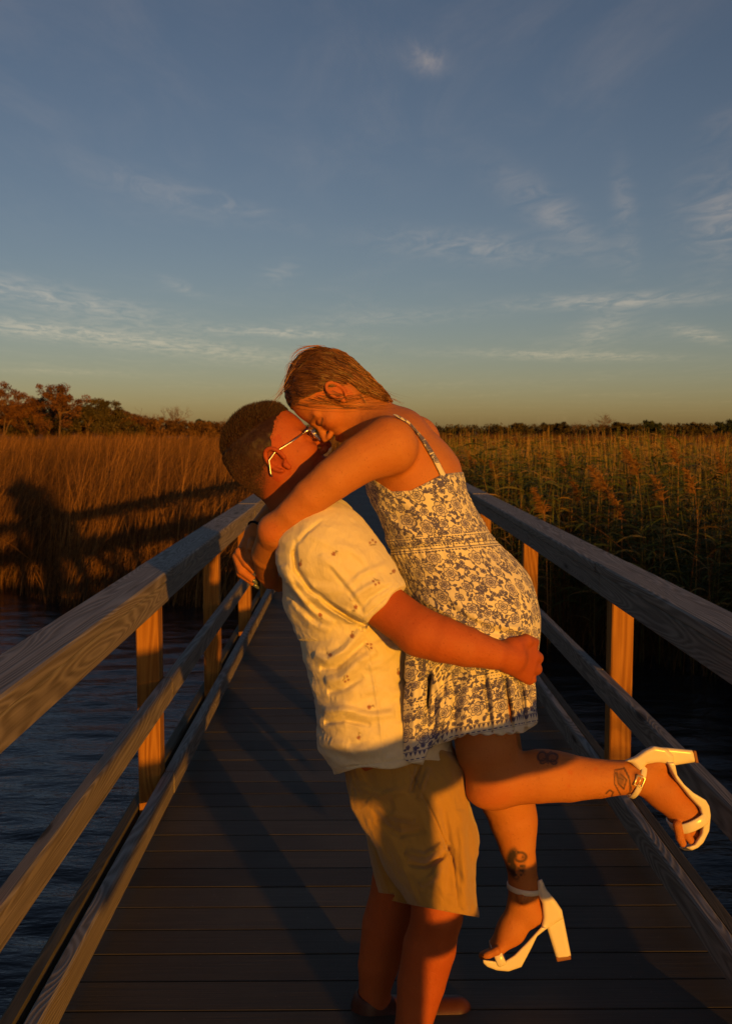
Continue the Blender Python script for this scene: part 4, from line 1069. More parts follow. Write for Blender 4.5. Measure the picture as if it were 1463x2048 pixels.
def dress_post(p, d):
    t_, th, x, y = axis_uv(p)
    k = smooth01(1328, 1400, y)
    ple = np.cos(th * 15 + 2.2 * np.sin(th * 4 + 1) + .8 * fbm(p * 9, 2)) * (.5 + 4.6 * k) / S
    ple = np.where(y > 1322, ple, 0)
    d = d - ple
    seam = np.exp(-((t_ - 461) / 4.5) ** 2) * 4.5 / S
    smk = np.where((y < 1092) & (th > .55), np.sin(t_ * .75 + 2.5 * vnoise(p * 30)) * .7 / S + np.sin(th * 60) * .5 / S, 0)
    waist = np.exp(-((t_ - 202) / 5.5) ** 2) * 3.2 / S
    gat = np.where((t_ > 202), np.sin(th * 42 + 3 * vnoise(p * 18)) * np.exp(-(t_ - 202) / 34) * 1.5 / S, 0)
    soft_ = fbm(np.stack([p[:, 0] * 20 - p[:, 2] * 10, p[:, 1] * 14, p[:, 2] * 9 + p[:, 0] * 6], 1), 3) * .007
    d = d + seam * .8 - smk + waist - gat - soft_
    d = np.maximum(d, (y - np.interp(x, hem_x, hem_y) - 2.2 * np.sin(th * 34)) / S)
    return np.maximum(d, (np.interp(x, top_x, top_y) - y) / S)
dress.post.append(dress_post)
dress.post.append(creases([
    ([(1064, 1276), (1030, 1272), (980, 1262), (930, 1238), (890, 1212)], 7, -6), ([(1060, 1262), (1020, 1255), (960, 1240)], 7, 6), ([(1058, 1280), (1044, 1240), (1036, 1200)], 7, -4),
    ([(830, 1190), (870, 1216), (920, 1240), (980, 1270)], 8, 7), ([(880, 1175), (930, 1222), (990, 1262)], 9, 4), ([(812, 1190), (822, 1250), (826, 1300)], 6, 5),
    ([(858, 1340), (854, 1400), (848, 1500)], 7, -15), ([(868, 1335), (880, 1400), (872, 1480)], 7, 8), ([(832, 1330), (828, 1420), (826, 1520)], 7, 6), ([(846, 1310), (842, 1400), (838, 1520)], 4, -5),
    ([(900, 1340), (908, 1400), (906, 1468)], 5, -10), ([(966, 1345), (976, 1400), (982, 1466)], 5, -14), ([(1006, 1345), (1016, 1400), (1024, 1464)], 5, -14), ([(1038, 1350), (1046, 1400), (1050, 1462)], 4.5, -10), ([(1000, 1345), (1004, 1400), (1006, 1466)], 4, 5),
    ([(740, 1000), (790, 1050), (850, 1085)], 8, 4), ([(800, 1000), (850, 1045), (905, 1075)], 8, 3), ([(960, 1060), (985, 1100), (1030, 1145)], 8, 3), ([(700, 1020), (740, 1050), (800, 1085)], 7, -4)], near=60))
dress.cut(Cone(P(775, 893, -122), P(722, 918, -140), px(61), px(50)), .004)
# the printed cloth: navy flowers, leaves and borders drawn on a sheet that wraps the dress
TW, TH, TK = 860, 700, 2.3
pw, ph = int(TW * TK), int(TH * TK); ink_c = np.zeros((ph, pw), np.float32); fil_c = np.zeros((ph, pw), np.float32)
def patch(cx, cy, r):
    x0, x1 = max(int((cx - r) * TK), 0), min(int((cx + r) * TK), pw); y0, y1 = max(int((cy - r) * TK), 0), min(int((cy + r) * TK), ph)
    if x1 <= x0 or y1 <= y0: return None
    yy, xx = np.mgrid[y0:y1, x0:x1]; return (slice(y0, y1), slice(x0, x1)), xx / TK - cx, yy / TK - cy
def put(sl, v, f=None):
    ink_c[sl] = np.maximum(ink_c[sl], v)
    if f is not None: fil_c[sl] = np.maximum(fil_c[sl], f)
def flower(cx, cy, r, n, ph_=0.0):
    q = patch(cx, cy, r * 1.3)
    if q is None: return
    sl, u, v = q; rr = np.hypot(u, v); a = np.arctan2(v, u) + ph_
    k_ = rng.uniform(0, 6.28, 3); sq = 1 + .12 * np.cos(a - k_[0]) + .08 * np.cos(2 * a - k_[1]); rr = rr / sq
    o = r * (.70 + .30 * np.abs(np.cos(n * a / 2 + .35 * np.sin(a - k_[2]))) ** .75); i = r * .58 * (.70 + .30 * np.abs(np.sin(n * a / 2)) ** .7)
    lw = .95 if r > 11 else .8
    e = np.maximum(smooth01(lw * 1.5, lw * .6, np.abs(rr - o)), smooth01(lw * 1.4, lw * .5, np.abs(rr - i)))
    e = np.maximum(e, smooth01(lw * 1.4, lw * .5, np.abs(rr - r * .26)))
    e = np.maximum(e, (rr < r * .14) * 1.0)
    vein = (np.abs(np.sin(a * n * 1.5 + .4)) < .16) * (rr > r * .36) * (rr < o * .86) * .75
    put(sl, np.maximum(e, vein), (rr < o) * rng.uniform(.3, .75) + (rr < i) * .2)
def leaf(cx, cy, a, L_, w, solid):
    q = patch(cx + math.cos(a) * L_ / 2, cy + math.sin(a) * L_ / 2, L_ * .75)
    if q is None: return
    sl, u, v = q; u = u + math.cos(a) * L_ / 2; v = v + math.sin(a) * L_ / 2
    s_ = u * math.cos(a) + v * math.sin(a); k = -u * math.sin(a) + v * math.cos(a); t = np.clip(s_ / L_, 0, 1)
    hw = w * np.sin(np.pi * t ** .8) ; ins = (s_ > 0) & (s_ < L_)
    e = smooth01(1.3, .5, np.abs(np.abs(k) - hw)) * ins; e = np.maximum(e, smooth01(1.0, .4, np.abs(k)) * ins)
    if solid: e = np.maximum(e, (np.abs(k) < hw) * ins * (.9 if solid > 1 else .9 * (k > 0)))
    put(sl, e, (np.abs(k) < hw) * ins * .3)
def stem(x0, y0, a, L_, curl, leaves=True, lsz=9):
    xx, yy = x0, y0; n = int(L_ / 1.2)
    for i in range(n):
        a += curl * 1.2; xx += math.cos(a) * 1.2; yy += math.sin(a) * 1.2
        q = patch(xx, yy, 2.2)
        if q: sl, u, v = q; put(sl, smooth01(1.15, .5, np.hypot(u, v)))
        if leaves and i % 6 == 5:
            sd = 1 if (i // 6) % 2 else -1; leaf(xx, yy, a + sd * rng.uniform(.7, 1.1), lsz * rng.uniform(.75, 1.2), lsz * .22, int(rng.choice([0, 1, 1, 2])))
    return xx, yy
def field(y0, y1, k=1.0, xs=(190, 670)):
    placed = []
    for r_, cnt, gap in ((21 * k, 60, 50 * k), (16 * k, 190, 40 * k), (12 * k, 330, 27 * k), (7.5 * k, 650, 18 * k)):
        for i in range(cnt):
            cx_, cy_ = rng.uniform(*xs), rng.uniform(y0 + r_ * .6, y1 - r_ * .6)
            if all((cx_ - a) ** 2 + (cy_ - b_) ** 2 > ((r_ + c_) * 1.12 + (gap * .02)) ** 2 for a, b_, c_ in placed):
                placed.append((cx_, cy_, r_))
    for cx_, cy_, r_ in placed:
        for j in range(5 if r_ > 15 * k else 4 if r_ > 10 * k else 2):
            a = rng.uniform(0, 6.28); stem(cx_ + math.cos(a) * r_ * .9, cy_ + math.sin(a) * r_ * .9, a, rng.uniform(.9, 2.1) * 16 * k, rng.choice([-1, 1]) * rng.uniform(.01, .07), True, 12.5 * k)
    for cx_, cy_, r_ in placed:
        q = patch(cx_, cy_, r_ * 1.05)
        if q: sl, u, v = q; m_ = np.hypot(u, v) < r_ * .98; ink_c[sl][m_] = 0; fil_c[sl][m_] = 0
        flower(cx_, cy_, r_, 6 if r_ > 15 * k else 5, rng.uniform(0, 6))
def hline(y_, w=1.1, amt=.95):
    ink_c[int((y_ - w) * TK):int((y_ + w) * TK)] = np.maximum(ink_c[int((y_ - w) * TK):int((y_ + w) * TK)], amt)
def dashes(y_, step, w, h_, shape=0):
    for i in range(int(TW / step)):
        q = patch((i + .5) * step, y_, max(w, h_) * 1.3)
        if q: sl, u, v = q; put(sl, (smooth01(1.15, .8, np.hypot(u / w, v / h_))) if shape == 0 else ((np.abs(u) < w * (1 - (v + h_) / (2 * h_))) & (np.abs(v) < h_)) * 1.0)
V_W, V_F = 202, 463                            # waist seam and flounce seam along the sheet
def clear(a, b_): ink_c[int(a * TK):int(b_ * TK)] = 0; fil_c[int(a * TK):int(b_ * TK)] = 0
field(0, V_W - 12, .72); field(V_W + 12, V_F - 2, .72)
clear(V_W - 22, V_W + 8)
for y_, st_ in ((V_W - 19, 6), (V_W - 3, 6)): dashes(y_, st_, 2.4, 1.3)
field(V_W - 17, V_W - 5, .30); hline(V_W + 4, .8); dashes(V_W + 8, 7, 2.6, 1.6)
F0 = V_F
dashes(F0 + 8, 9, 3.4, 1.5); dashes(F0 + 21, 9, 3.4, 1.5); field(F0 + 25, F0 + 42, .36); dashes(F0 + 14, 5, 1.2, 1)
field(F0 + 44, F0 + 92, .72); dashes(F0 + 101, 26, 3, 2.4)
for i in range(60): flower(i * 15 + 5, F0 + 97 + (i % 2) * 4, 4.2, 5)
hline(F0 + 107, .7); dashes(F0 + 112, 9, 3.3, 4.2, 1); dashes(F0 + 122, 11, 4.2, 1.3); hline(F0 + 126, .5, .6)
img = bpy.data.images.new('printed_cotton', pw, ph, float_buffer=False, is_data=True)
buf = np.ones((ph, pw, 4), np.float32); buf[..., 0] = ink_c; buf[..., 1] = fil_c; buf[..., 2] = 0
img.pixels.foreach_set(np.ascontiguousarray(buf[::-1]).ravel()); img.update()
Md = cloth_mat('printed_cotton', (0.77, 0.71, 0.52), .9, 1000, 26, sheen=.2)
def printed(M):
    ti = M.node('ShaderNodeTexImage', image=img, interpolation='Cubic', extension='EXTEND'); M.l.new(M.node('ShaderNodeUVMap', uv_map='cloth').outputs[0], ti.inputs[0])
    sp = M.node('ShaderNodeSeparateColor'); M.l.new(ti.outputs[0], sp.inputs[0])
    c = M.mix(M.math('MULTIPLY', sp.outputs[1], .55), M.base, (0.28, 0.25, 0.42)); c = M.mix(M.math('MULTIPLY', sp.outputs[0], .93), c, (0.045, 0.045, 0.17)); M.color(c)
printed(Md)
dr_o, dv_ = sdf_obj('dress', dress, P(670, 1540, 0) * [1, 0, 1] + [-.02, Y0 - .26, -.02], P(1100, 930, 0) * [1, 0, 1] + [.03, Y0 + .26, .02], 0.0027, Md.m, wom_o, 1)
def cloth_uv(o, v):
    t_, th, x, y = axis_uv(v)
    vv = t_ - 31 * smooth01(905, 845, x) * smooth01(1180, 1340, y)
    lv_ = np.empty(len(o.data.loops), np.int32); o.data.loops.foreach_get('vertex_index', lv_)
    side = x - np.interp(y, AX[:, 1], AX[:, 0]); dd = (v[:, 1] - Y0) * S
    uu = side + smooth01(50, 115, np.abs(side)) * np.sign(side) * np.clip(dd + 118, 0, 300) * .8
    u_ = .5 + uu[lv_] / TW; v_ = 1 - vv[lv_] / TH
    uvl = o.data.uv_layers.new(name='cloth'); uvl.data.foreach_set('uv', np.stack([u_, v_], 1).astype(np.float32).ravel())
cloth_uv(dr_o, dv_)
for near in (1, -1):
    if near > 0: path = surf_path(woman, [(884, 952), (868, 920), (846, 884), (815, 848), (790, 834)], .003, 22)
    else: path = np.array([P(x_, y_, d_) for x_, y_, d_ in ((896, 948, 74), (880, 905, 84), (850, 860, 88), (815, 842, 80), (780, 850, 70))])
    n_ = grad(woman, path); t_ = np.gradient(path, axis=0); sd = np.cross(t_, n_); sd /= np.linalg.norm(sd, axis=1)[:, None]
    w = px(6.5); path = path + n_ * .0012 if near > 0 else path
    v = np.concatenate([np.stack([path - sd * w, path - sd * w * .6 + n_ * .0018, path + sd * w * .6 + n_ * .0018, path + sd * w, path + sd * w * .5 - n_ * .002, path - sd * w * .5 - n_ * .002], 1).reshape(-1, 3)])
    f_ = [(i * 6 + k, i * 6 + (k + 1) % 6, i * 6 + 6 + (k + 1) % 6, i * 6 + 6 + k) for i in range(len(path) - 1) for k in range(6)]
    so = link_mesh('strap', v, f_, Md.m, dr_o, True)
    uvl = so.data.uv_layers.new(name='cloth'); lv_ = [l_.vertex_index for l_ in so.data.loops]
    uvl.data.foreach_set('uv', np.array([(.30 + (i % 6) * 2.2 / TW, .8 + (i // 6) * 7.0 / TH) for i in lv_], np.float32).ravel())

# white block heeled sandals -------------------------------------------------
Mw = Mat('white_patent_leather', 0.26, 0.5); Mw.color(Mw.mix(Mw.noise(Mw.coord(), 12, 3, .5), (0.80, 0.74, 0.56), (0.76, 0.69, 0.50)))
Mtan = Mat('tan_heel_tip', .6, .3); Mtan.color((0.25, 0.11, 0.05))
Mb = Mat('gilt_buckle', .3, .5); Mb.color((0.78, 0.68, 0.42)); Mb.b.inputs['Metallic'].default_value = .6
def band(c, e1, e2, r1, r2, w, th, name, parent, wd, n=40, sup=2.0):
    v = []; e1 = e1 / np.linalg.norm(e1); e2 = e2 / np.linalg.norm(e2); wd = wd / np.linalg.norm(wd)
    for k in range(n):
        a = 2 * math.pi * k / n; ca, sa = math.cos(a), math.sin(a)
        ro = np.sign(ca) * abs(ca) ** (2 / sup) * r1 * e1 + np.sign(sa) * abs(sa) ** (2 / sup) * r2 * e2; out = ro / np.linalg.norm(ro)
        for s_, o_ in ((-1, 0), (-.8, 1), (.8, 1), (1, 0), (.8, -1), (-.8, -1)): v.append(c + ro + wd * w * s_ * .5 + out * th * o_ * .5)
    f_ = [(k * 6 + j, k * 6 + (j + 1) % 6, ((k + 1) % n) * 6 + (j + 1) % 6, ((k + 1) % n) * 6 + j) for k in range(n) for j in range(6)]
    return link_mesh(name, v, f_, Mw.m, parent, True)
def D2(x_, y_, d_=0): return C_R * x_ - C_U * y_ + C_F * d_
def sandal(dd, sole, counter, heel, hn, tipline, half, lean, label, ankle, vamp, buckle):
    b = Body(); b.add(Prism(sole, dd, half, lean, 4), .004)
    cb = Body(); cb.add(Prism(counter, dd, half - 6, lean * .5, 9), .004)
    b.post.append(lambda p, d: np.maximum(np.minimum(d, cb.ev(p)), -(woman.ev(p) - .0008)))
    allp = np.array(list(sole) + list(counter) + list(heel)); lo2, hi2 = allp.min(0) - 30, allp.max(0) + 30
    lo_ = np.minimum(P(*lo2, dd), P(*hi2, dd)) - [.01, .09, .01]; hi_ = np.maximum(P(*lo2, dd), P(*hi2, dd)) + [.01, .09, .01]
    so, v = sdf_obj('shoe', b, lo_, hi_, .0024, Mw.m, wom_o); so['label'] = label
    hb_ = Body(); hb_.add(Prism(heel, dd, hn, 0, 8), .004); sdf_obj('heel', hb_, lo_, hi_, .0024, Mw.m, so)
    tb = Body(); tb.add(Prism(tipline, dd, hn - 1, 0, 2.5), .004); sdf_obj('heel_tip', tb, lo_, hi_, .0022, Mtan.m, so)
    c_, e1_, r1, r2, w_, wd = ankle; band(P(*c_), D2(*e1_), C_F, px(r1), px(r2), px(w_), px(3.4), 'ankle_strap', so, D2(*wd))
    c_, e1_, e2_, r1, r2, w_, wd = vamp; band(P(*c_), D2(*e1_), D2(*e2_), px(r1), px(r2), px(w_), px(4.0), 'toe_strap', so, D2(*wd), sup=2.5)
    if buckle:
        c_, ex, ey, d_ = buckle; m_ = MB(); cc = P(*c_)
        ex, ey = D2(*ex), D2(*ey); q = [cc + ex * px(8) * a + ey * px(10) * b2 for a, b2 in ((-1, -1), (1, -1), (1, 1), (-1, 1), (-1, -1))]
        m_.tube(q, px(2.2), 6); m_.tube([cc - ey * px(10), cc + ey * px(10)], px(1.3), 6); m_.build('buckle', Mb.m, so, True)
    return so
sandal(-54, [(1334, 1525), (1349, 1525), (1354, 1550), (1368, 1569), (1386, 1585), (1411, 1600), (1418, 1612), (1421, 1630), (1418, 1662), (1406, 1686), (1395, 1696), (1383, 1701), (1371, 1695), (1388, 1689), (1402, 1668), (1406, 1643), (1399, 1615), (1379, 1594), (1352, 1560)],
       [(1250, 1522), (1272, 1513), (1290, 1500), (1307, 1492), (1332, 1496), (1348, 1512), (1348, 1531), (1325, 1527), (1293, 1529), (1279, 1546), (1272, 1536), (1262, 1526)],
       [(1322, 1494), (1383, 1500), (1388, 1507), (1391, 1524), (1346, 1531), (1326, 1528)], 20, [(1384, 1500), (1391, 1502), (1396, 1526), (1389, 1526)], 36, .22,
       'white heel raised behind her',
       ((1271, 1556, -54), (-.36, 1), 39.5, 37, 12, (1, .36)), ((1374, 1637, -60), (.87, -.47), (-.2, 0, 1), 35, 36, 22, (.47, .87)), ((1278, 1563, -93), (.93, .37), (-.37, .93), 0))
sandal(60, [(964, 1919), (987, 1922), (1008, 1923), (1027, 1911), (1050, 1888), (1081, 1854), (1094, 1856), (1073, 1873), (1062, 1896), (1042, 1934), (1016, 1943), (993, 1941), (974, 1934), (966, 1927)],
       [(1073, 1761), (1083, 1758), (1092, 1779), (1111, 1802), (1123, 1820), (1126, 1837), (1093, 1858), (1080, 1860), (1085, 1835), (1083, 1806), (1073, 1787)],
       [(1090, 1846), (1125, 1830), (1141, 1911), (1139, 1917), (1112, 1919)], 20, [(1110, 1914), (1140, 1910), (1141, 1919), (1113, 1924)], 35, 0.0,
       'white heel hanging straight down',
       ((1048, 1774, 60), (1, .10), 36, 37, 12, (-.10, 1)), ((995, 1905, 60), (.40, .92), (0, 0, 1), 23, 37, 19, (-.92, .40)), None)
# ------------------------------------------------------------------ marsh reeds, bushes and trees
def leafy(name, a, b, c=None, rough=.75, trans=.25):
    M = Mat(name, rough, .2); t = M.attr('tone')
    M.color(M.ramp(t, [(0, a), (.5, b), (1, c or b)]))
    M.b.inputs['Transmission Weight'].default_value = 0
    return M.m
M_reedL = leafy('dry_reed', (0.026, 0.018, 0.006), (0.135, 0.062, 0.015), (0.34, 0.17, 0.048))
M_reedR = leafy('green_reed', (0.022, 0.036, 0.008), (0.072, 0.092, 0.018), (0.30, 0.17, 0.05))
def ribbons(bx, by, bz, h, az_, lean, droop, w, seg=4):
    """upright bending blades; returns verts (n,(seg+1)*2,3)"""
    n = len(bx); t = np.linspace(0, 1, seg + 1)
    out = lean[:, None] * t[None] ** 1.6 * h[:, None] + droop[:, None] * t[None] ** 3.5 * h[:, None]
    zz = h[:, None] * (t[None] - .38 * droop[:, None] * t[None] ** 3)
    cx_ = bx[:, None] + np.cos(az_)[:, None] * out; cy_ = by[:, None] + np.sin(az_)[:, None] * out; cz_ = bz[:, None] + zz
    ww = w[:, None] * (1 - t[None] ** 2 * .92) * .5
    fa = rng.uniform(-.9, .9, n)[:, None]
    L = np.stack([cx_ - np.cos(fa) * ww, cy_ - np.sin(fa) * ww, cz_], -1); Rr = np.stack([cx_ + np.cos(fa) * ww, cy_ + np.sin(fa) * ww, cz_], -1)
    return np.stack([L, Rr], 2).reshape(n, -1, 3)
def ribbon_mesh(parts, tones, seg, name, mat, parent=None):
    v = np.concatenate(parts); tn = np.concatenate(tones); n = len(v)
    base = np.arange(n)[:, None] * (seg + 1) * 2 + np.arange(seg)[None] * 2
    f = np.stack([base, base + 1, base + 3, base + 2], -1).reshape(-1, 4)
    o = link_mesh(name, v.reshape(-1, 3), f, mat, parent, True)
    add_attr(o, 'tone', np.repeat(tn, (seg + 1) * 2)); return o
def scatter(n, xr, yr, ok):
    x_ = rng.uniform(*xr, n); y_ = rng.uniform(*yr, n); m_ = ok(x_, y_); return x_[m_], y_[m_]
sL = np.vectorize(shore_left); sR = np.vectorize(shore_right)
inview = lambda x_, y_: np.abs(x_) < .40 * y_ + 2.5
parts, tones = [], []
def blades(x_, y_, hlo, hhi, w, lean=.12, droop=.15, tone=(.25, .95), azm=0.1):
    n = len(x_); patchy = .5 + .5 * np.sin(x_ * .8 + 1.3 * np.sin(y_ * .5)) * np.sin(y_ * .45 + .6 * x_)
    h = rng.uniform(hlo, hhi, n) * (.80 + .20 * patchy + .09 * np.sin(x_ * 3.1 + y_ * .7) * np.sin(y_ * 2.1 - x_ * .6)); az_ = rng.normal(azm, 1.0, n)
    parts.append(ribbons(x_, y_, np.full(n, WATER_Z - .06), h, az_, np.abs(rng.normal(0, lean, n)), np.abs(rng.normal(0, droop, n)), rng.uniform(.6, 1.3, n) * w))
    tones.append(np.clip(rng.uniform(*tone, n) ** 1.3 * (.45 + .65 * patchy + .35 * np.sin(x_ * 2.9 + y_ * 1.7) * np.sin(y_ * 1.1 - x_)), 0, 1))
ok = lambda a, b_: lambda x_, y_: (y_ > sL(x_) + a) & (y_ < sL(x_) + b_) & inview(x_, y_)
x_, y_ = scatter(9000, (-10, -1.0), (11.2, 14.5), ok(-.25, 1.3)); blades(x_, y_, .45, 1.15, .010, .28, .35, (.15, .8))
x_, y_ = scatter(16000, (-11, -1.0), (11.5, 17.5), ok(.4, 4.0)); blades(x_, y_, .8, 1.95, .010, .17, .25)
x_, y_ = scatter(30000, (-16, -1.0), (15, 30), ok(3.0, 16)); blades(x_, y_, 1.5, 2.15, .016, .12, .22)
x_, y_ = scatter(26000, (-34, -1.2), (27, 75), ok(14, 70)); blades(x_, y_, 1.55, 2.1, .034, .14, .25)
x_, y_ = scatter(9000, (-1.0, 1.3), (31, 75), lambda a, b_: b_ > 31); blades(x_, y_, 1.5, 2.05, .034, .14, .25)
outer = lambda x_, y_: (np.abs(x_) >= .40 * y_ + 2.5) & (np.abs(x_) < 1.0 * y_ + 4)
x_, y_ = scatter(26000, (-64, -3), (11.5, 60), lambda a, b_: (b_ > sL(a) + .2) & outer(a, b_)); blades(x_, y_, 1.2, 2.1, .040, .15, .25)
# broken stems tangled at the water's edge
x_, y_ = scatter(1100, (-9, -1.2), (11.2, 14.4), ok(-.35, 1.4)); blades(x_, y_, .7, 1.6, .009, .9, .5, (.4, 1), 0)
x_, y_ = scatter(2500, (-12, -1.2), (12, 20), ok(.2, 7)); blades(x_, y_, 1.2, 2.3, .008, .38, .2, (.3, 1), .2)
o = ribbon_mesh(parts, tones, 4, 'reeds', M_reedL); tag(o, 'tawny dry reeds standing along the open water left of the boardwalk', 'reeds', kind='stuff')

# green common reed on the right: stems with long arching leaves
parts, tones = [], []
def reed_stand(x_, y_, hlo, hhi, nl, lw, ll, sw, tone=(.0, .62), dryness=.12):
    n = len(x_); cl = np.sin(x_ * 2.3 + 1.7 * np.sin(y_ * .9)) * np.sin(y_ * 1.6 + x_ * .8); h = rng.uniform(hlo, hhi, n) * (.93 + .15 * cl); lx, ly = rng.normal(-.03, .06, n), rng.normal(0, .05, n)
    t = np.linspace(0, 1, 5)
    cx_ = x_[:, None] + lx[:, None] * h[:, None] * t ** 1.7; cy_ = y_[:, None] + ly[:, None] * h[:, None] * t ** 1.7; cz_ = WATER_Z - .06 + h[:, None] * t[None]
    w_ = (sw * (1 - .6 * t))[None] * np.ones((n, 1))
    v = np.stack([np.stack([cx_ - w_ / 2, cy_, cz_], -1), np.stack([cx_ + w_ / 2, cy_, cz_], -1)], 2).reshape(n, -1, 3)
    dry = rng.random(n) < dryness
    parts.append(v); tones.append(np.where(dry, rng.uniform(.8, 1, n), rng.uniform(.35, .7, n)))
    for k in range(nl):
        f_ = .30 + .66 * (k + rng.uniform(0, .8, n)) / nl
        ox = x_ + lx * h * f_ ** 1.7; oy = y_ + ly * h * f_ ** 1.7; oz = WATER_Z - .06 + h * f_
        az_ = np.where(rng.random(n) < .64, rng.normal(math.pi, .7, n), rng.normal(0, .9, n)); L_ = rng.uniform(.6, 1.15, n) * ll * (1.1 - .45 * f_)
        up = rng.uniform(.25, .95, n); tt = np.linspace(0, 1, 5)[None]
        hor = L_[:, None] * tt * .92; ver = L_[:, None] * (up[:, None] * tt - (.25 + .7 * up[:, None]) * tt ** 2.2)
        px_ = ox[:, None] + np.cos(az_)[:, None] * hor; py_ = oy[:, None] + np.sin(az_)[:, None] * hor; pz_ = oz[:, None] + ver
        ww = lw * rng.uniform(.7, 1.2, n)[:, None] * np.array([.5, 1, .85, .5, .06])[None] * .5
        tw = rng.uniform(-.9, .9, n)[:, None]
        a_ = np.stack([px_ - np.sin(az_)[:, None] * ww * np.cos(tw), py_ + np.cos(az_)[:, None] * ww * np.cos(tw), pz_ + ww * np.sin(tw)], -1)
        b_ = np.stack([px_ + np.sin(az_)[:, None] * ww * np.cos(tw), py_ - np.cos(az_)[:, None] * ww * np.cos(tw), pz_ - ww * np.sin(tw)], -1)
        parts.append(np.stack([a_, b_], 2).reshape(n, -1, 3)); tones.append(np.where(dry, rng.uniform(.7, 1, n), rng.uniform(*tone, n)))
okr = lambda a, b_: lambda x_, y_: (y_ > sR(x_) + a) & (y_ < sR(x_) + b_) & inview(x_, y_) & (x_ > 1.35)
x_, y_ = scatter(1100, (1.35, 8), (7.5, 11), okr(-.1, 1.6)); reed_stand(x_, y_, 1.15, 1.8, 9, .021, .42, .007, (.0, .7))
x_, y_ = scatter(3000, (1.35, 10), (8.5, 16), okr(1.2, 6)); reed_stand(x_, y_, 1.25, 2.05, 9, .022, .42, .008, (.0, .7))
x_, y_ = scatter(7000, (1.35, 16), (13, 30), okr(5.5, 20)); reed_stand(x_, y_, 1.6, 2.05, 5, .030, .45, .014, (.1, .85), .5)
x_, y_ = scatter(3000, (3.3, 8), (-2.3, 8.2), lambda a, b_: (a > .375 * b_ + .35 + .12 * np.sin(b_ * 3)) & (a > 3.3)); reed_stand(x_, y_, 1.2, 1.85, 7, .019, .42, .008)
o = ribbon_mesh(parts, tones, 4, 'reeds', M_reedR); tag(o, 'green and straw coloured reeds crowding the right railing', 'reeds', kind='stuff')
parts, tones = [], []
x_, y_ = scatter(34000, (1.3, 42), (26, 100), okr(18, 95)); blades(x_, y_, 1.45, 2.0, .045, .16, .3, (.05, .7))
x_, y_ = scatter(26000, (4, 64), (8.5, 60), lambda a, b_: (b_ > sR(a) + .2) & outer(a, b_)); blades(x_, y_, 1.3, 2.0, .042, .16, .3, (.05, .7))
x_, y_ = scatter(3000, (1.35, 8), (7.4, 10), okr(-.25, 1.2)); blades(x_, y_, .4, 1.0, .009, .4, .4, (.1, .7))
x_, y_ = scatter(900, (1.35, 8), (8, 13), okr(0, 4)); blades(x_, y_, 1.1, 2.15, .007, .45, .3, (.3, 1), math.pi)
x_, y_ = scatter(260, (1.35, 7), (7.6, 10.5), okr(-.1, 2.2)); blades(x_, y_, 1.2, 1.95, .008, .22, .06, (.7, 1))
o = ribbon_mesh(parts, tones, 4, 'reeds', M_reedL); tag(o, 'brown grass and far reeds spreading to the horizon on the right', 'reeds', kind='stuff')

# single plumed stalks that stand out of the right hand bed
def plume_stalk(x_, y_, h, lx, first=None):
    root = empty('reed_stalk', (x_, y_, WATER_Z)); tag(root, 'tall plumed reed stalk rising above the green reed bed', 'reed', 'plumed reed stalks right of the boardwalk')
    mb = MB(); t = np.linspace(0, 1, 7); pts = np.stack([lx * t ** 2, 0 * t, h * t], 1); mb.tube(pts, np.linspace(.006, .003, 7), 5); st = mb.build('stem', M_reedL, root, True); add_attr(st, 'tone', np.full(len(st.data.vertices), .85))
    n = 150; f_ = rng.random(n); b = np.stack([lx * (1 - .0 * f_) + (-.10 * f_ ** 1.5), 0 * f_, h - .04 + .24 * f_], 1)
    d_ = rng.normal(0, 1, (n, 3)) * [.6, .6, .3] + [-.55, 0, .5]; d_ /= np.linalg.norm(d_, axis=1)[:, None]
    L_ = .11 * (1 - .6 * f_)[:, None]; sd = np.cross(d_, [0, 1, .2]); sd /= np.linalg.norm(sd, axis=1)[:, None]
    v = np.stack([b - sd * .003, b + sd * .003, b + d_ * L_ * .6 + sd * .004 - [0, 0, .01], b + d_ * L_ - [0, 0, .02]], 1).reshape(-1, 3)
    k = np.arange(n)[:, None] * 4; pl = link_mesh('plume', v, np.concatenate([k, k + 1, k + 2, k + 3], 1), M_reedL, root, True); add_attr(pl, 'tone', np.repeat(rng.uniform(.35, .8, n), 4))
    n = 6; f_ = np.linspace(.35, .85, n); parts_ = [ribbons(lx * f_ ** 2, 0 * f_, h * f_, np.full(n, .10), rng.choice([0, math.pi], n), np.full(n, 2.6), np.full(n, .8), np.full(n, .014))]
    ribbon_mesh(parts_, [rng.uniform(.2, .7, n)], 4, 'leaves', M_reedR, root)
for pxx, top, Y_ in ((1100, 975, 9.0), (1185, 930, 9.6), (1218, 945, 9.2), (1165, 955, 10.5), (1300, 900, 9.4), (1360, 880, 10), (1410, 935, 9.0), (1250, 985, 9.1), (1050, 945, 11), (960, 900, 13),
                     (1010, 920, 12.5), (1440, 905, 10.4), (1140, 900, 13), (1335, 950, 8.9), (1270, 890, 12.5), (930, 905, 15), (1080, 905, 14)):
    X_ = (pxx - 712) / FPX * Y_; z_ = CAM_Z - (top - 858) / FPX * Y_
    plume_stalk(X_, Y_, z_ - WATER_Z - .2, rng.uniform(-.12, .10))

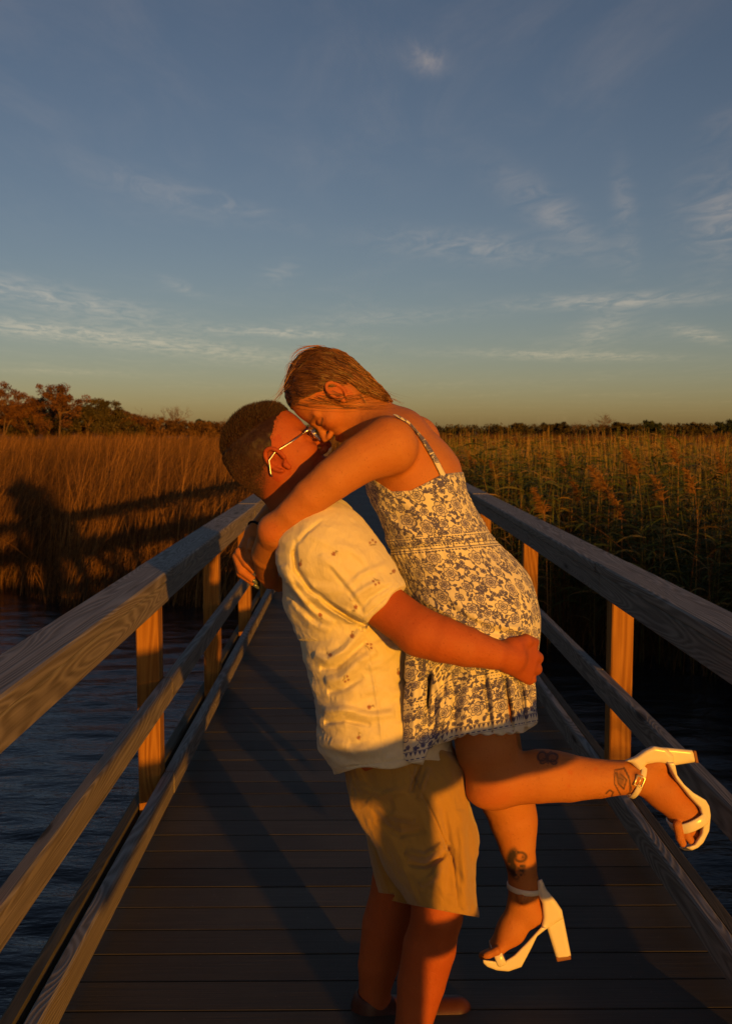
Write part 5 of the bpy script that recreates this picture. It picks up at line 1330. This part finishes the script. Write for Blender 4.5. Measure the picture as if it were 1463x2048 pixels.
# bushes and trees beyond the marsh --------------------------------------------
def foliage_mat(name, a, b): return leafy(name, a, tuple((p + q) / 2 for p, q in zip(a, b)), b, .8)
F_rust = foliage_mat('rusty_foliage', (0.05, 0.022, 0.008), (0.17, 0.075, 0.022)); F_gold = foliage_mat('golden_scrub', (0.045, 0.024, 0.008), (0.17, 0.088, 0.025)); F_olive = foliage_mat('olive_foliage', (0.028, 0.026, 0.009), (0.10, 0.075, 0.022)); F_green = foliage_mat('dark_green_foliage', (0.012, 0.02, 0.008), (0.045, 0.055, 0.016))
M_bark = Mat('bark', .9, .1); M_bark.color(M_bark.mix(M_bark.noise(M_bark.coord(), 3, 4, .6), (0.09, 0.055, 0.03), (0.20, 0.125, 0.07))); M_bark = M_bark.m
def branches(mb, p, d, L_, r, lvl, tips, spread=.6):
    n = 4; pts = [p]; dd = d.copy()
    for i in range(n):
        dd = dd + rng.normal(0, .16, 3) + np.array([0, 0, .05]); dd /= np.linalg.norm(dd); pts.append(pts[-1] + dd * L_ / n)
    mb.tube(pts, np.linspace(r, r * .55, n + 1), 4 if lvl else 6, False)
    if lvl == 0 or r < .006: tips.append(pts[-1]); return
    for k in range(rng.integers(3, 5)):
        i = rng.integers(2, n + 1); nd = dd + rng.normal(0, spread, 3); nd[2] = abs(nd[2]) * .8 + .1; nd /= np.linalg.norm(nd)
        branches(mb, pts[i], nd, L_ * rng.uniform(.55, .8), r * .55, lvl - 1, tips, spread)
    tips.append(pts[-1])
def leaf_cloud(centers, radii, n, size, name, mat, parent):
    c = rng.integers(0, len(centers), n); q = rng.normal(0, 1, (n, 3)); q /= np.linalg.norm(q, axis=1)[:, None]
    p = centers[c] + q * (radii[c] * rng.random(n) ** .45)[:, None] * [1, 1, .72]
    a = rng.normal(0, 1, (n, 3)); a /= np.linalg.norm(a, axis=1)[:, None]; b = np.cross(a, rng.normal(0, 1, (n, 3))); b /= np.linalg.norm(b, axis=1)[:, None]
    s = (size * rng.uniform(.5, 1.3, n))[:, None]
    v = np.stack([p - a * s, p + b * s * .5, p + a * s, p - b * s * .5], 1).reshape(-1, 3); k = np.arange(n)[:, None] * 4
    o = link_mesh(name, v, np.concatenate([k, k + 1, k + 2, k + 3], 1), mat, parent); tone = np.clip(rng.random(len(centers))[c] * .7 + rng.random(n) * .3, 0, 1)
    add_attr(o, 'tone', np.repeat(tone, 4)); return o
def tree(pxx, top, half, Y_, kind, label, group=None, base=866):
    X_ = (pxx - 712) / FPX * Y_; H = (base - top) / FPX * Y_ + .25; Wd = half / FPX * Y_; zb = CAM_Z - (base - 858) / FPX * Y_ - .3
    nm = {'bare': 'bare_tree', 'rust': 'marsh_tree', 'olive': 'marsh_tree', 'green': 'evergreen_shrub', 'low': 'marsh_shrub'}[kind]
    root = empty(nm, (X_, Y_, zb)); tag(root, label, 'shrub' if kind in ('low', 'green') else 'tree', group)
    mb = MB(); tips = []
    for k in range(3 if kind == 'bare' else 2):
        d = np.array([rng.normal(0, .25), rng.normal(0, .2), 1.0]); d /= np.linalg.norm(d)
        branches(mb, np.zeros(3), d, H * .42, max(.035, H * .016), 4 if kind == 'bare' else 2, tips, .62)
    pts = np.concatenate(mb.v); sx = Wd / max(np.percentile(np.abs(pts[:, 0]), 98), .1); sz = H / max(pts[:, 2].max(), .1)
    mb.v = [v * [sx, sx, sz] for v in mb.v]; tips = np.array(tips) * [sx, sx, sz]
    mb.build('trunk', M_bark, root)
    if kind == 'bare': return
    low = np.stack([rng.uniform(-.9, .9, 9) * Wd, rng.uniform(-.5, .5, 9) * Wd, rng.uniform(.08, .72, 9) * H], 1) if kind != 'pinel' else tips
    cen = np.concatenate([tips, low]); rad = np.concatenate([rng.uniform(.14, .28, len(tips)), rng.uniform(.25, .42, len(low))]) * min(H, Wd * 1.3)
    leaf_cloud(cen, rad, int(3000 + 2600 * H * Wd / 6), .0011 * Y_, 'crown', {'rust': F_rust, 'olive': F_olive, 'green': F_green, 'low': F_olive}[kind], root)
GL = 'trees beyond the left marsh'
for pxx, top, half, Y_, kind, label in (
        (12, 768, 34, 74, 'rust', 'rust brown tree with spiky top at the left edge of the marsh'), (66, 796, 40, 76, 'rust', 'rounded rust brown tree just left of the tall flat topped tree'),
        (122, 772, 40, 72, 'rust', 'tallest rust brown tree, with layered flat crown above the left marsh'), (178, 802, 36, 76, 'olive', 'olive brown tree standing right of the tallest tree'),
        (222, 800, 34, 78, 'olive', 'olive brown tree between the tallest tree and the bare trees'), (262, 826, 34, 80, 'rust', 'low rust brown tree next to the bare grey trees'),
        (306, 812, 38, 84, 'bare', 'leafless grey tree with spreading twigs, left of two bare trees'), (350, 808, 36, 84, 'bare', 'leafless grey tree with spreading twigs, right of two bare trees'),
        (393, 842, 11, 96, 'green', 'tiny dark green shrub standing next to the bare trees'), (418, 841, 20, 96, 'green', 'small dark green flat topped shrub behind the left marsh'),
        (470, 834, 34, 92, 'bare', 'leafless shrub behind the man standing low over the marsh'), (1194, 823, 30, 120, 'bare', 'solitary leafless tree on the right horizon'),
        (1150, 842, 16, 130, 'bare', 'small leafless tree beside the solitary bare tree'), (1105, 847, 26, 130, 'low', 'dark low shrub on the right horizon left of the bare trees'),
        (1030, 848, 26, 130, 'low', 'dark shrub on the right horizon close to the woman'), (1245, 847, 34, 130, 'low', 'wide dark shrub right of the solitary leafless tree'), (1308, 843, 18, 130, 'green', 'rounded dark shrub near the middle of the right horizon'),
        (1395, 847, 26, 130, 'low', 'wide low shrub on the far right horizon'), (1455, 842, 20, 130, 'green', 'dark shrub at the right end of the horizon')):
    tree(pxx, top, half, Y_, kind, label, GL if pxx < 480 else 'shrubs on the right horizon')
def treeline(name, x0, x1, Y_, tops, mat, label, n):
    nc = int((x1 - x0) / 1.15); X = rng.uniform(x0, x1, nc); tp = np.interp(X, *tops)
    cen = np.stack([(X - 712) / FPX * Y_, Y_ + rng.uniform(-4, 4, nc), CAM_Z - (tp + (870 - tp) * rng.uniform(.12, 1, nc) - 858) / FPX * Y_], 1); rad = rng.uniform(.25, .5, nc) * Y_ / 75
    o = leaf_cloud(cen, rad, n, .0012 * Y_, name, mat, None); tag(o, label, 'treeline', kind='stuff')
treeline('treeline', -900, 520, 82, ([-60, 120, 230, 330, 450, 520], [800, 803, 815, 838, 849, 851]), F_gold, 'low brown scrub filling the edge of the marsh under the left trees', 130000)
treeline('treeline', -60, 300, 80, ([-60, 120, 240, 300], [826, 822, 834, 848]), F_olive, 'olive undergrowth beneath the trees at far left', 20000)
treeline('treeline', 560, 2500, 150, ([780, 900, 1000, 1100, 1250, 1400, 1560], [853, 852, 851, 850, 850, 849, 847]), F_olive, 'dark hedge line closing the marsh on the right horizon', 52000)
